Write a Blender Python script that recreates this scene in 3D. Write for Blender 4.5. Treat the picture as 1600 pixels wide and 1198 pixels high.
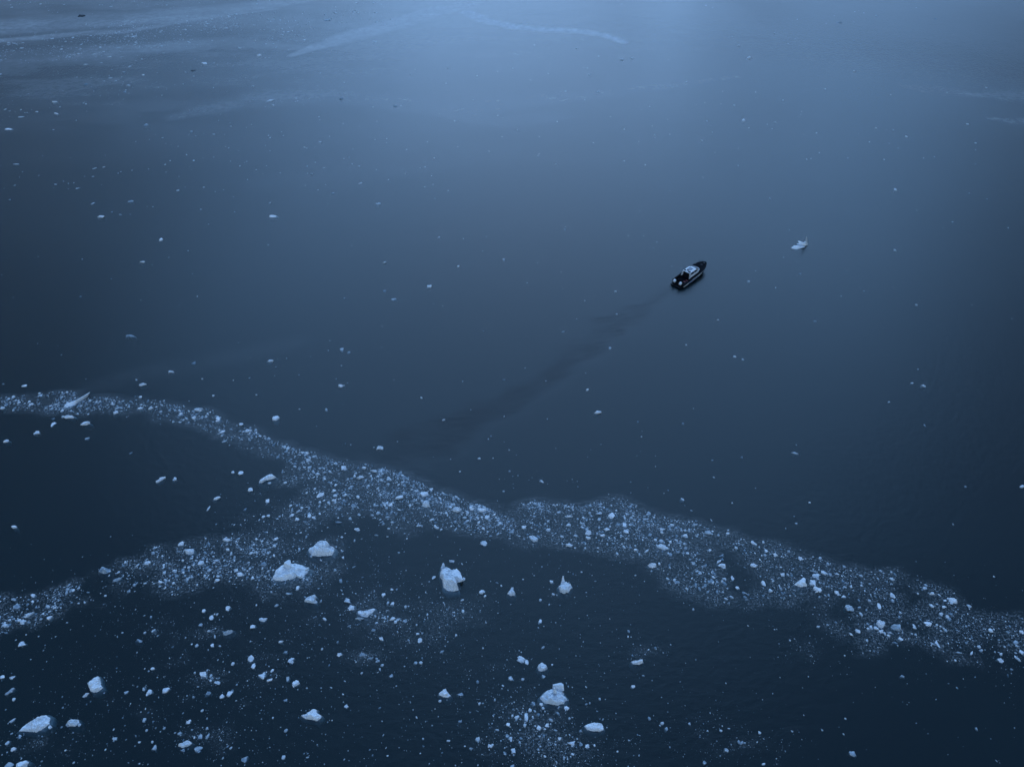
import bpy, bmesh, math, random
import numpy as np
from mathutils import Vector, Matrix
from mathutils.noise import noise as mnoise

for o in list(bpy.data.objects):
    bpy.data.objects.remove(o, do_unlink=True)
sc = bpy.context.scene
C = sc.collection
R = math.radians

# ------------------------------------------------------------------ camera
CAM_H = 88.0
PITCH = R(42.0)
cam_d = bpy.data.cameras.new("camera")
cam = bpy.data.objects.new("camera", cam_d)
C.objects.link(cam)
cam.location = (0, 0, CAM_H)
cam.rotation_euler = (math.pi / 2 - PITCH, 0, 0)
cam_d.sensor_width = 36.0
cam_d.lens = 24.0
cam_d.clip_end = 40000
sc.camera = cam

# ------------------------------------------------------------------ sky, sun, exposure
SUN_EL, SUN_AZ = R(35.0), R(2.0)          # low sun ahead, behind cloud and the fjord's end
w = bpy.data.worlds.new("World")
sc.world = w
w.use_nodes = True
nt = w.node_tree
bg = nt.nodes["Background"]
sky = nt.nodes.new("ShaderNodeTexSky")
sky.sky_type = 'NISHITA'
sky.sun_disc = False
sky.sun_elevation = SUN_EL
sky.sun_rotation = SUN_AZ
sky.air_density = 1.0
sky.dust_density = 0.14
sky.ozone_density = 3.2
nt.links.new(sky.outputs[0], bg.inputs[0])
bg.inputs[1].default_value = 0.115

sun_d = bpy.data.lights.new("sun", 'SUN')
sun_d.energy = 1.25
sun_d.angle = R(62)
sun_d.color = (0.25, 0.54, 1.0)
sun = bpy.data.objects.new("sun", sun_d)
C.objects.link(sun)
sun.rotation_euler = (-(math.pi / 2 - SUN_EL), 0, -SUN_AZ)
sc.view_settings.view_transform = 'Standard'
sc.view_settings.look = 'None'
sc.view_settings.exposure = 0.84
sc.view_settings.gamma = 1.0
sc.cycles.max_bounces = 5
sc.cycles.diffuse_bounces = 2
sc.cycles.glossy_bounces = 3
sc.cycles.transparent_max_bounces = 6
sc.cycles.volume_bounces = 0
sc.cycles.caustics_reflective = False
sc.cycles.caustics_refractive = False

# ------------------------------------------------------------------ helpers
FPX = 800.0 / (18.0 / 24.0)
SP, CP = math.sin(PITCH), math.cos(PITCH)


def gp(u, v, z=0.0):
    """photo pixel (1600 wide) -> world point on the level z"""
    a = (u - 800.0) / FPX
    b = -(v - 599.0) / FPX
    d = (a, CP + b * SP, -SP + b * CP)
    t = (z - CAM_H) / d[2]
    return Vector((d[0] * t, d[1] * t, z))


def gpa(P, z=0.0):
    P = np.asarray(P, float)
    a = (P[:, 0] - 800.0) / FPX
    b = -(P[:, 1] - 599.0) / FPX
    dz = -SP + b * CP
    t = (z - CAM_H) / dz
    return np.stack([a * t, (CP + b * SP) * t], 1)


def mpp(u, v):
    """metres per photo pixel across, and depression angle"""
    b = -(v - 599.0) / FPX
    dz = SP - b * CP
    t = CAM_H / dz
    return t / FPX, math.atan2(dz, CP + b * SP)


def vnoise(x, y, seed=0):
    x = np.asarray(x, float); y = np.asarray(y, float)
    xi = np.floor(x).astype(np.int64); yi = np.floor(y).astype(np.int64)
    fx = x - xi; fy = y - yi
    fx = fx * fx * (3 - 2 * fx); fy = fy * fy * (3 - 2 * fy)

    def h(i, j):
        n = (i * 374761393 + j * 668265263 + seed * 974634777) & 0xFFFFFFFF
        n = ((n ^ (n >> 13)) * 1274126177) & 0xFFFFFFFF
        n = n ^ (n >> 16)
        return (n & 0xFFFF) / 65535.0
    return (h(xi, yi) * (1 - fx) + h(xi + 1, yi) * fx) * (1 - fy) + (h(xi, yi + 1) * (1 - fx) + h(xi + 1, yi + 1) * fx) * fy


def fbm(x, y, seed=0, octv=4):
    s = 0; a = 0.5; tot = 0
    for k in range(octv):
        s = s + a * vnoise(x * 2 ** k + 17.3 * k, y * 2 ** k - 9.1 * k, seed + k); tot += a; a *= 0.5
    return s / tot


def tag(o, label=None, cat=None, group=None, kind=None):
    if label: o["label"] = label
    if cat: o["category"] = cat
    if group: o["group"] = group
    if kind: o["kind"] = kind
    return o


def link(name, me, mat=None, parent=None):
    o = bpy.data.objects.new(name, me)
    C.objects.link(o)
    if mat is not None and me is not None and not me.materials:
        me.materials.append(mat)
    if parent is not None:
        o.parent = parent
    return o


def from_arrays(name, V, F):
    """V (n,3) floats, F (m,k) ints, k constant"""
    me = bpy.data.meshes.new(name)
    V = np.ascontiguousarray(V, dtype=np.float32); F = np.ascontiguousarray(F, dtype=np.int32)
    k = F.shape[1]
    me.vertices.add(len(V)); me.vertices.foreach_set("co", V.ravel())
    me.loops.add(F.size); me.loops.foreach_set("vertex_index", F.ravel())
    me.polygons.add(len(F))
    me.polygons.foreach_set("loop_start", np.arange(0, F.size, k, dtype=np.int32))
    me.polygons.foreach_set("loop_total", np.full(len(F), k, dtype=np.int32))
    me.update(calc_edges=True)
    return me


# ------------------------------------------------------------------ materials
def new_mat(name):
    m = bpy.data.materials.new(name)
    m.use_nodes = True
    return m, m.node_tree, m.node_tree.nodes["Principled BSDF"]


def simple(name, col, rough=0.5, metal=0.0, var=0.15, scale=3.0, spec=0.5):
    m, t, p = new_mat(name)
    n = t.nodes.new("ShaderNodeTexNoise"); n.inputs["Scale"].default_value = scale; n.inputs["Detail"].default_value = 5
    tc = t.nodes.new("ShaderNodeTexCoord"); t.links.new(tc.outputs["Object"], n.inputs["Vector"])
    mx = t.nodes.new("ShaderNodeMix"); mx.data_type = 'RGBA'
    mx.inputs["A"].default_value = (*[c * (1 - var) for c in col], 1)
    mx.inputs["B"].default_value = (*[min(1, c * (1 + var)) for c in col], 1)
    t.links.new(n.outputs["Fac"], mx.inputs["Factor"])
    t.links.new(mx.outputs["Result"], p.inputs["Base Color"])
    p.inputs["Roughness"].default_value = rough
    p.inputs["Metallic"].default_value = metal
    p.inputs["Specular IOR Level"].default_value = spec
    return m


def ice_mat(name, lo, hi, rough=0.45, shade_attr=False):
    m, t, p = new_mat(name)
    N, L = t.nodes, t.links
    geo = N.new("ShaderNodeNewGeometry")
    n = N.new("ShaderNodeTexNoise"); n.inputs["Scale"].default_value = 1.6; n.inputs["Detail"].default_value = 7; n.inputs["Roughness"].default_value = 0.62
    L.new(geo.outputs["Position"], n.inputs["Vector"])
    ramp = N.new("ShaderNodeMapRange"); ramp.inputs["From Min"].default_value = 0.32; ramp.inputs["From Max"].default_value = 0.66
    L.new(n.outputs["Fac"], ramp.inputs["Value"])
    mx = N.new("ShaderNodeMix"); mx.data_type = 'RGBA'
    mx.inputs["A"].default_value = (*lo, 1); mx.inputs["B"].default_value = (*hi, 1)
    if shade_attr:
        at = N.new("ShaderNodeAttribute"); at.attribute_name = "shade"
        L.new(at.outputs["Fac"], mx.inputs["Factor"])
    else:
        oi = N.new("ShaderNodeObjectInfo")
        ad = N.new("ShaderNodeMath"); ad.operation = 'MULTIPLY_ADD'; ad.inputs[1].default_value = 0.75; ad.inputs[2].default_value = -0.2
        L.new(oi.outputs["Random"], ad.inputs[0])
        a2 = N.new("ShaderNodeMath"); a2.operation = 'ADD'; a2.use_clamp = True
        L.new(ad.outputs[0], a2.inputs[0]); L.new(ramp.outputs[0], a2.inputs[1])
        L.new(a2.outputs[0], mx.inputs["Factor"])
    L.new(mx.outputs["Result"], p.inputs["Base Color"])
    p.inputs["Roughness"].default_value = rough
    p.inputs["IOR"].default_value = 1.31
    if not shade_attr:
        n2 = N.new("ShaderNodeTexNoise"); n2.inputs["Scale"].default_value = 4.0; n2.inputs["Detail"].default_value = 6
        L.new(geo.outputs["Position"], n2.inputs["Vector"])
        b = N.new("ShaderNodeBump"); b.inputs["Strength"].default_value = 0.9; b.inputs["Distance"].default_value = 0.25
        L.new(n2.outputs["Fac"], b.inputs["Height"]); L.new(b.outputs[0], p.inputs["Normal"])
    return m


ICE = ice_mat("white_ice", (0.56, 0.63, 0.69), (0.86, 0.88, 0.90))
ICE_CLEAR = ice_mat("waterlogged_ice", (0.18, 0.26, 0.33), (0.52, 0.58, 0.62), rough=0.3)
ICE_DARK = ice_mat("dark_ice", (0.010, 0.014, 0.018), (0.04, 0.05, 0.06), rough=0.5)  # near-black tone for the dark pieces far off
ICE_BITS = ice_mat("brash_ice", (0.14, 0.21, 0.27), (0.80, 0.84, 0.87), shade_attr=True)


def water_material():
    m, t, p = new_mat("fjord_water")
    N, L = t.nodes, t.links
    N.remove(p)
    out = N["Material Output"]
    geo = N.new("ShaderNodeNewGeometry")

    def noise(scale, detail=4, rough=0.5, vec=None, dist=0.0):
        n = N.new("ShaderNodeTexNoise"); n.inputs["Scale"].default_value = scale
        n.inputs["Detail"].default_value = detail; n.inputs["Roughness"].default_value = rough
        n.inputs["Distortion"].default_value = dist
        L.new(vec or geo.outputs["Position"], n.inputs["Vector"])
        return n.outputs["Fac"]

    def attr(nm):
        a = N.new("ShaderNodeAttribute"); a.attribute_name = nm
        return a.outputs["Fac"]

    def math_(op, a, b=None, c=None, clamp=False):
        x = N.new("ShaderNodeMath"); x.operation = op; x.use_clamp = clamp
        for i, v in enumerate((a, b, c)):
            if v is None: continue
            if isinstance(v, (int, float)): x.inputs[i].default_value = v
            else: L.new(v, x.inputs[i])
        return x.outputs[0]

    slush, film, wake = attr("slush"), attr("film"), attr("wake")
    # ripples: calm water, rougher in the boat's wake
    r1 = noise(0.9, 2, 0.6)
    r2 = noise(0.12, 1, 0.5)
    h = math_('MULTIPLY_ADD', r2, 0.5, r1)
    b = N.new("ShaderNodeBump"); b.inputs["Distance"].default_value = 0.16
    st = math_('MULTIPLY_ADD', wake, 0.45, 0.25)
    L.new(st, b.inputs["Strength"]); L.new(h, b.inputs["Height"])
    nrm = b.outputs[0]
    # silt in the water, in large soft drifts
    s1 = noise(0.012, 2, 0.55, dist=0.8)
    mr = N.new("ShaderNodeMapRange"); mr.inputs["From Min"].default_value = 0.3; mr.inputs["From Max"].default_value = 0.7
    L.new(s1, mr.inputs["Value"])
    silt = N.new("ShaderNodeMix"); silt.data_type = 'RGBA'
    silt.inputs["A"].default_value = (0.008, 0.052, 0.066, 1); silt.inputs["B"].default_value = (0.012, 0.070, 0.086, 1)
    L.new(mr.outputs[0], silt.inputs["Factor"])
    # fine ice slurry floating in the drift bands, and thin grease ice far off
    sp = noise(3.2, 2, 0.7)
    sp2 = N.new("ShaderNodeMapRange"); sp2.inputs["From Min"].default_value = 0.50; sp2.inputs["From Max"].default_value = 0.66
    L.new(sp, sp2.inputs["Value"])
    gr = noise(0.34, 4, 0.72)
    gr2 = N.new("ShaderNodeMapRange"); gr2.inputs["From Min"].default_value = 0.36; gr2.inputs["From Max"].default_value = 0.66
    L.new(gr, gr2.inputs["Value"])
    slf = math_('MULTIPLY', slush, math_('MULTIPLY_ADD', sp2.outputs[0], 2.2, 0.12))
    flf = math_('MULTIPLY', film, math_('MULTIPLY_ADD', gr2.outputs[0], 0.7, 0.42))
    ice_f = math_('ADD', slf, flf, clamp=True)
    # the wake's dimmer reflection painted in as a darker body colour
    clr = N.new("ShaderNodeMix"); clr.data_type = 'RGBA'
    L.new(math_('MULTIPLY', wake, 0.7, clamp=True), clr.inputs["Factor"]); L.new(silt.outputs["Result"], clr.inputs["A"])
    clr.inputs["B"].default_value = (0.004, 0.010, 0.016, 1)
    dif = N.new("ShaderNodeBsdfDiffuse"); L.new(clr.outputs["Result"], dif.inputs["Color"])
    tr = N.new("ShaderNodeBsdfTransparent"); tr.inputs["Color"].default_value = (0.90, 0.96, 0.98, 1)
    sub = N.new("ShaderNodeMixShader"); sub.inputs[0].default_value = 0.8; L.new(dif.outputs[0], sub.inputs[1]); L.new(tr.outputs[0], sub.inputs[2])
    gl = N.new("ShaderNodeBsdfGlossy")
    L.new(math_('MULTIPLY_ADD', wake, 0.10, math_('MULTIPLY_ADD', s1, 0.08, 0.31)), gl.inputs["Roughness"]); L.new(nrm, gl.inputs["Normal"])
    fr = N.new("ShaderNodeFresnel"); fr.inputs["IOR"].default_value = 1.37; L.new(nrm, fr.inputs["Normal"])
    mix = N.new("ShaderNodeMixShader"); L.new(fr.outputs[0], mix.inputs[0]); L.new(sub.outputs[0], mix.inputs[1]); L.new(gl.outputs[0], mix.inputs[2])
    slurry = N.new("ShaderNodeBsdfDiffuse"); slurry.inputs["Color"].default_value = (0.66, 0.67, 0.67, 1)
    fin = N.new("ShaderNodeMixShader"); L.new(ice_f, fin.inputs[0]); L.new(mix.outputs[0], fin.inputs[1]); L.new(slurry.outputs[0], fin.inputs[2])
    L.new(fin.outputs[0], out.inputs["Surface"])
    va = N.new("ShaderNodeVolumeAbsorption"); va.inputs["Color"].default_value = (0.02, 0.46, 0.58, 1); va.inputs["Density"].default_value = 0.8
    L.new(va.outputs[0], out.inputs["Volume"])
    return m


WATER = water_material()

# ------------------------------------------------------------------ where the loose brash drifts (photo bands laid on the water)
rng = np.random.default_rng(11)


def band(upper, lower, n, power=1.0, clump=0.5, cs=0.10, seed=0, edge=5.0, smin=0.05, smean=0.09, smax=0.55, taper=0):
    u = np.array(upper, float); l = np.array(lower, float)
    x0, x1 = max(u[0, 0], l[0, 0]), min(u[-1, 0], l[-1, 0])
    P = []
    got = 0
    wmax = np.max(np.interp(np.linspace(x0, x1, 60), l[:, 0], l[:, 1]) - np.interp(np.linspace(x0, x1, 60), u[:, 0], u[:, 1]))
    while got < n:
        m = n * 4
        x = rng.uniform(x0, x1, m)
        yu = np.interp(x, u[:, 0], u[:, 1]); yl = np.interp(x, l[:, 0], l[:, 1])
        keep = rng.random(m) < np.clip((yl - yu) / wmax, 0.05, 1)
        s = rng.random(m) ** power
        y = yu + (yl - yu) * s + rng.normal(0, 1, m) * edge * (0.25 + s) + (fbm(x / 22, y_const(x), seed + 3) - 0.5) * 14
        G = gpa(np.stack([x, y], 1))
        wxx = G[:, 0] + 9 * (fbm(G[:, 0] * 0.07, G[:, 1] * 0.07, seed + 20) - 0.5); wyy = G[:, 1] + 9 * (fbm(G[:, 0] * 0.07, G[:, 1] * 0.07, seed + 21) - 0.5)
        al, ac = wxx * 0.93 - wyy * 0.36, wxx * 0.36 + wyy * 0.93          # drift lines run along the band
        nz = 0.5 * fbm(al * cs, ac * cs * 2.2, seed, 4) + 0.5 * (1 - np.abs(2 * fbm(al * cs * 1.3, ac * cs * 2.6, seed + 9, 3) - 1) * 1.6)
        pr = np.clip((nz - 0.55) * 5.5, 0, 1) * clump + (1 - clump) * 0.30
        pr = pr * np.interp(x, [0, 1050, 1250, 1600], [1, 1, 0.7, 0.42])
        if taper: pr = pr * np.clip((x1 - x) / taper, 0, 1)
        keep &= rng.random(m) < pr
        G = G[keep][:n - got]
        P.append(G); got += len(G)
    P = np.concatenate(P)
    size = smin * (1 - rng.random(len(P))) ** (-1 / 2.1) * (0.45 + 0.55 * smean / (2 * smin))
    return P, np.minimum(size, smax)


def y_const(x):
    return np.full_like(x, 3.7)


def blob(cx, cy, rx, ry, n, clump=0.6, cs=0.25, seed=0, smin=0.05, smean=0.10, smax=0.5, ang=0.0):
    a = rng.uniform(0, 2 * math.pi, n * 4); r = np.abs(rng.normal(0, 0.7, n * 4))
    px, py = r * np.cos(a) * rx, r * np.sin(a) * ry
    ca, sa = math.cos(ang), math.sin(ang)
    G = gpa(np.stack([cx + px * ca - py * sa, cy + px * sa + py * ca], 1))
    nz = fbm(G[:, 0] * cs, G[:, 1] * cs * 1.8, seed, 4)
    k = rng.random(n * 4) < np.clip((nz - 0.46) * 6, 0, 1) * clump + (1 - clump) * 0.5
    G = G[k][:n]
    return G, np.minimum(smin + rng.exponential(smean - smin, len(G)), smax)


B1u = [(-20, 622), (0, 622), (60, 614), (100, 611), (150, 622), (210, 619), (270, 630), (330, 640), (345, 652), (380, 665), (440, 690), (490, 710)]
B1l = [(-20, 638), (0, 638), (60, 641), (100, 648), (160, 641), (215, 645), (260, 655), (300, 662), (345, 685), (400, 706), (440, 718), (490, 742)]
B2u = [(440, 690), (490, 712), (560, 725), (610, 730), (650, 750), (700, 773), (750, 791), (802, 810)]
B2l = [(440, 765), (470, 800), (540, 802), (600, 815), (650, 832), (700, 830), (760, 836), (802, 838)]
B2cu = [(590, 732), (620, 735), (650, 751), (700, 773), (750, 791), (802, 810)]
B2cl = [(590, 800), (620, 812), (650, 818), (700, 818), (750, 828), (802, 836)]
B3u = [(796, 812), (812, 790), (850, 785), (910, 790), (950, 777), (990, 785), (1020, 805), (1080, 815), (1110, 825), (1180, 845), (1220, 850), (1280, 870), (1320, 887), (1370, 890), (1410, 890), (1450, 905), (1490, 925), (1530, 945), (1620, 968)]
B3l = [(796, 838), (850, 845), (900, 852), (950, 860), (990, 875), (1030, 890), (1050, 915), (1100, 930), (1150, 940), (1200, 940), (1270, 950), (1310, 985), (1360, 1005), (1400, 1002), (1460, 1010), (1500, 1025), (1560, 1040), (1620, 1044)]
B4u = [(-20, 936), (0, 932), (50, 922), (100, 915), (150, 890), (200, 872), (270, 848), (330, 842), (390, 842), (450, 846), (540, 838)]
B4l = [(-20, 990), (0, 985), (50, 975), (80, 955), (120, 935), (180, 922), (240, 920), (300, 912), (350, 908), (400, 918), (450, 912), (540, 905)]

FINE = []   # bits of a few centimetres, which also make the slurry
COARSE = []
FINE.append(band(B1u, B1l, 4600, 0.95, 0.75, seed=1, edge=2.5, cs=0.12, smean=0.12))
COARSE.append(band(B1u, B1l, 300, 1.0, 0.5, seed=2, edge=2.5, smin=0.16, smean=0.30, smax=0.6))
FINE.append(band(B2u, B2l, 5200, 1.3, 0.92, seed=3, edge=7, cs=0.09))
FINE.append(band(B2cu, B2cl, 7500, 1.6, 0.65, seed=4, edge=3, cs=0.12, smean=0.08))
COARSE.append(band(B2u, B2l, 420, 1.2, 0.8, seed=5, edge=5, smin=0.14, smean=0.28, smax=0.6))
FINE.append(band(B3u, B3l, 9300, 1.05, 0.9, seed=6, edge=9, cs=0.09, smean=0.08))
FINE.append(band(B3u[:9], [(x, min(y, 862)) for x, y in B3l[:9]], 6500, 1.4, 0.65, seed=16, edge=3, cs=0.12, smean=0.075))
COARSE.append(band(B3u, B3l, 560, 1.1, 0.7, seed=7, edge=7, smin=0.13, smean=0.24, smax=0.55))
FINE.append(band(B4u, B4l, 5600, 1.0, 0.9, seed=8, edge=6, taper=150, cs=0.1, smean=0.085))
COARSE.append(band(B4u, B4l, 430, 1.0, 0.5, seed=9, edge=5, taper=150, smin=0.12, smean=0.24, smax=0.5))
for (cx, cy, rx, ry, n, an) in [
        (480, 905, 110, 45, 1500, 0.15), (600, 965, 70, 34, 800, 0.3), (700, 950, 90, 55, 900, 0.2), (410, 860, 60, 60, 700, 0),
        (330, 985, 90, 70, 420, 0), (330, 1060, 90, 60, 520, 0), (60, 1160, 80, 45, 420, -0.5), (300, 1150, 110, 55, 520, 0),
        (815, 1115, 70, 55, 1100, 0.4), (860, 1160, 90, 40, 700, 0.1), (995, 1022, 40, 26, 170, 0), (1160, 1160, 90, 40, 320, 0.3),
        (570, 1025, 60, 30, 300, 0.2), (640, 1000, 70, 40, 260, 0.1), (870, 930, 130, 60, 130, 0), (455, 800, 45, 50, 700, 0), (430, 850, 50, 45, 600, 0), (235, 985, 60, 30, 150, 0),
        (150, 1060, 60, 50, 130, 0), (500, 800, 90, 40, 500, 0.1), (420, 1040, 70, 60, 320, 0), (1100, 1140, 60, 50, 120, 0),
        (1250, 1010, 120, 50, 200, 0.3), (430, 560, 60, 18, 60, 0), (840, 750, 60, 12, 40, 0), (1520, 1000, 120, 50, 600, 0.3)]:
    n = int(n * 0.9); rx *= 1.4; ry *= 1.4
    FINE.append(blob(cx, cy, rx, ry, n, seed=int(cx + cy), ang=an, smin=0.035, smean=0.07))
    COARSE.append(blob(cx, cy, rx * 1.05, ry * 1.05, max(5, n // 20), seed=int(cx + cy) + 1, ang=an, smin=0.12, smean=0.24, smax=0.45))


def strew(x0, x1, y0, y1, n, smin, smean, smax, cs=0.02, seed=0, clump=0.7):
    P = np.stack([rng.uniform(x0, x1, n * 3), rng.uniform(y0, y1, n * 3)], 1)
    G = gpa(P)
    nz = fbm(G[:, 0] * cs, G[:, 1] * cs, seed, 4)
    k = rng.random(len(G)) < np.clip((nz - 0.4) * 5, 0, 1) * clump + (1 - clump) * 0.4
    G = G[k][:n]
    return G, np.minimum(smin + rng.exponential(smean - smin, len(G)), smax)


LOOSE = [strew(-20, 1620, 250, 830, 230, 0.10, 0.20, 0.5, seed=31),
         strew(-20, 1000, 850, 1210, 950, 0.05, 0.10, 0.3, cs=0.08, seed=32),
         strew(1000, 1620, 900, 1210, 130, 0.05, 0.10, 0.3, cs=0.05, seed=33),
         strew(-40, 700, 60, 300, 180, 0.2, 0.42, 1.2, seed=34),
         strew(700, 1640, -10, 260, 170, 0.2, 0.42, 1.1, seed=35)]
# far field of thin floes, upper left
FAR = []
for (u, l, n) in [
        ([(-30, -20), (300, -20), (700, -20)], [(-30, 20), (300, 10), (700, -4)], 1500),
        ([(-30, 60), (120, 44), (300, 20), (480, 8), (620, 4)], [(-30, 92), (150, 88), (330, 70), (480, 66), (620, 36)], 4200),
        ([(150, 52), (300, 30), (440, 14), (560, 8)], [(150, 62), (300, 52), (440, 48), (560, 40)], 1600),
        ([(-30, 80), (200, 76), (400, 62), (520, 60)], [(-30, 190), (200, 160), (400, 110), (520, 84)], 520)]:
    FAR.append(band(u, l, n, 1.0, 0.6, seed=40 + n, edge=3, cs=0.03, smin=0.12, smean=0.34, smax=1.5))


# ------------------------------------------------------------------ water sheet with drifting slurry, grease ice and the wake
def seg_dist(X, Y, pts, radii):
    """distance to a polyline divided by its local half width; also signed side"""
    best = np.full(X.shape, 1e9); side = np.zeros(X.shape); par = np.zeros(X.shape)
    n = len(pts) - 1
    for i in range(n):
        ax, ay = pts[i]; bx, by = pts[i + 1]
        dx, dy = bx - ax, by - ay
        t = np.clip(((X - ax) * dx + (Y - ay) * dy) / (dx * dx + dy * dy), 0, 1)
        qx, qy = ax + t * dx, ay + t * dy
        d = np.hypot(X - qx, Y - qy) / (radii[i] + (radii[i + 1] - radii[i]) * t)
        k = d < best
        best = np.where(k, d, best); side = np.where(k, np.sign((X - ax) * dy - (Y - ay) * dx), side); par = np.where(k, (i + t) / n, par)
    return best, side, par


def build_water():
    gx = np.arange(-300, 300.1, 1.0)
    gy = np.concatenate([np.arange(10, 130, 0.6), np.arange(130, 250, 0.9), np.arange(250, 470.1, 1.3)])
    nx, ny = len(gx), len(gy)
    X, Y = np.meshgrid(gx, gy)
    # slurry = how densely the finest bits lie
    P = np.concatenate([p for p, s in FINE]); A = np.concatenate([s * (1 if i < 6 else 0.6) for i, (p, s) in enumerate(FINE)]) ** 2
    H = np.histogram2d(P[:, 1], P[:, 0], bins=[np.append(gy - 0.3, gy[-1] + 1), np.append(gx - 0.5, gx[-1] + 0.5)], weights=A)[0]
    cell = np.gradient(gy)[:, None] * 1.0
    H = H / cell
    for r in (1,):
        H = (np.roll(H, 1, 0) + 2 * H + np.roll(H, -1, 0)) / 4
        H = (np.roll(H, 1, 1) + 2 * H + np.roll(H, -1, 1)) / 4
    slush = np.clip((H - 0.006) * 2.4, 0, 0.085) * (0.5 + 1.0 * (fbm(X * 0.35, Y * 0.35, 55) - 0.0)).clip(0.4, 1.3)
    # grease ice and pale lines far off
    film = np.zeros_like(X)
    wx = (fbm(X * 0.03, Y * 0.03, 71) - 0.5) * 6; wy = (fbm(X * 0.03, Y * 0.03, 72) - 0.5) * 6
    for pts, hw, amp in [
            ([(735, 20), (760, 32), (800, 41), (850, 46), (900, 49), (940, 55), (972, 66)], [4.5, 4.5, 4, 4, 3.5, 3.5, 2.5], 0.95),
            ([(455, 86), (540, 60), (620, 36), (680, 18), (725, 10), (745, -6)], [2, 7, 9, 8, 7, 6], 0.46),
            ([(-30, 44), (100, 36), (220, 30), (330, 18), (440, 4), (560, -12)], [16, 17, 14, 12, 8, 3], 0.24),
            ([(-30, 66), (100, 56), (200, 48), (330, 26), (430, 14)], [3, 4, 4, 3, 1], 0.30),
            ([(-30, 92), (150, 82), (330, 68), (470, 74)], [9, 10, 9, 3], 0.12),
            ([(270, 185), (350, 167), (420, 157), (520, 150), (590, 155), (650, 168), (700, 172), (800, 160), (900, 150), (1010, 138), (1150, 119)], [3, 6, 8, 8, 8, 9, 9, 8, 6, 4, 2], 0.10),
            ([(680, 178), (760, 188), (850, 184), (900, 182)], [2, 6, 6, 2], 0.10),
            ([(400, 290), (500, 268), (640, 262), (760, 240)], [5, 7, 6, 4], 0.022),
            ([(1530, 182), (1580, 188), (1640, 190)], [1, 4, 5], 0.10), ([(1500, 148), (1560, 150), (1640, 152)], [1, 5, 6], 0.08),
            ([(140, 605), (260, 585), (380, 555), (470, 535)], [2, 3, 3, 2], 0.020)]:
        g = [tuple(q) for q in gpa(pts)]
        d, _, _ = seg_dist(X + wx, Y + wy, g, hw)
        film = np.maximum(film, amp * (np.clip((1.2 - d) * 1.6, 0, 1) if amp > 0.2 else np.clip(1.5 - d, 0, 1) ** 1.5))
    ff = np.exp(-((X + 150) / 130) ** 2) * np.clip((Y - 190) / 110, 0, 1)
    film = film * (0.45 + 0.9 * fbm(X * 0.09, Y * 0.16, 83)) + 0.13 * ff * np.clip((fbm(X * 0.035, Y * 0.09, 81, 5) - 0.40) * 5, 0, 1)
    # wake of the boat: churned, rougher water
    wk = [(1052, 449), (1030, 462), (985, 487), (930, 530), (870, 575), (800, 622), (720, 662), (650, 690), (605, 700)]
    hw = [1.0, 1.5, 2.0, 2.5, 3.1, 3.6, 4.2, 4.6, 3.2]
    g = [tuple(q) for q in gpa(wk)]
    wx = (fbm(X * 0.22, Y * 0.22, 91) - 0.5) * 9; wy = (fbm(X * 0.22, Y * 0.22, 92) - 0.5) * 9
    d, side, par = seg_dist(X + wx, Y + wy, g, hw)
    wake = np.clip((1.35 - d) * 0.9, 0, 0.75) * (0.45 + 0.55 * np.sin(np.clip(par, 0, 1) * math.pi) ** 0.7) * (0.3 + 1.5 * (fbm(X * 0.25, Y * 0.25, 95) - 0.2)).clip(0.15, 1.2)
    film = film + 0.016 * np.exp(-((d - 1.25) / 0.35) ** 2) * (side < 0) * np.clip(par * 6, 0, 1)  # pale sheen beside the wake, put into the film colour
    # slick patch, right, darkened by the same painted wake tone
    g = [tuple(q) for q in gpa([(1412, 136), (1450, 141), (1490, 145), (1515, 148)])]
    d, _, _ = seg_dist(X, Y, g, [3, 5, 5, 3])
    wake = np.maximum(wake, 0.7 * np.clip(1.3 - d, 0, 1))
    idx = np.arange(nx * ny).reshape(ny, nx)
    Q = np.stack([idx[:-1, :-1], idx[:-1, 1:], idx[1:, 1:], idx[1:, :-1]], -1).reshape(-1, 4)
    V = np.stack([X.ravel(), Y.ravel(), np.zeros(nx * ny)], 1)
    big = 14000.0
    c = len(V)
    V = np.concatenate([V, [[-big, -big, 0], [big, -big, 0], [big, big, 0], [-big, big, 0]]])
    a0, a1, a2, a3 = idx[0, 0], idx[0, -1], idx[-1, -1], idx[-1, 0]
    # apron strips run from the fine sheet's corners to the horizon (edge strips share the corner points only)
    Q = np.concatenate([Q, [[c, c + 1, a1, a0], [c + 1, c + 2, a2, a1], [c + 2, c + 3, a3, a2], [c + 3, c, a0, a3]]])
    me = from_arrays("water", V, Q)
    z4 = np.zeros(4)
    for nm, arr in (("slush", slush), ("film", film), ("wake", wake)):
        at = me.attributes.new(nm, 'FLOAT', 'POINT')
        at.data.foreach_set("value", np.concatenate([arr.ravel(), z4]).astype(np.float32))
    o = link("water", me, WATER)
    o["kind"] = "structure"
    return o


build_water()
bed = from_arrays("seabed", np.array([[-14000, -14000, -9.0], [14000, -14000, -9.0], [14000, 14000, -9.0], [-14000, 14000, -9.0]]), np.array([[0, 1, 2, 3]]))
link("seabed", bed, simple("silt_bed", (0.01, 0.014, 0.018), 0.9))["kind"] = "structure"


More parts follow.
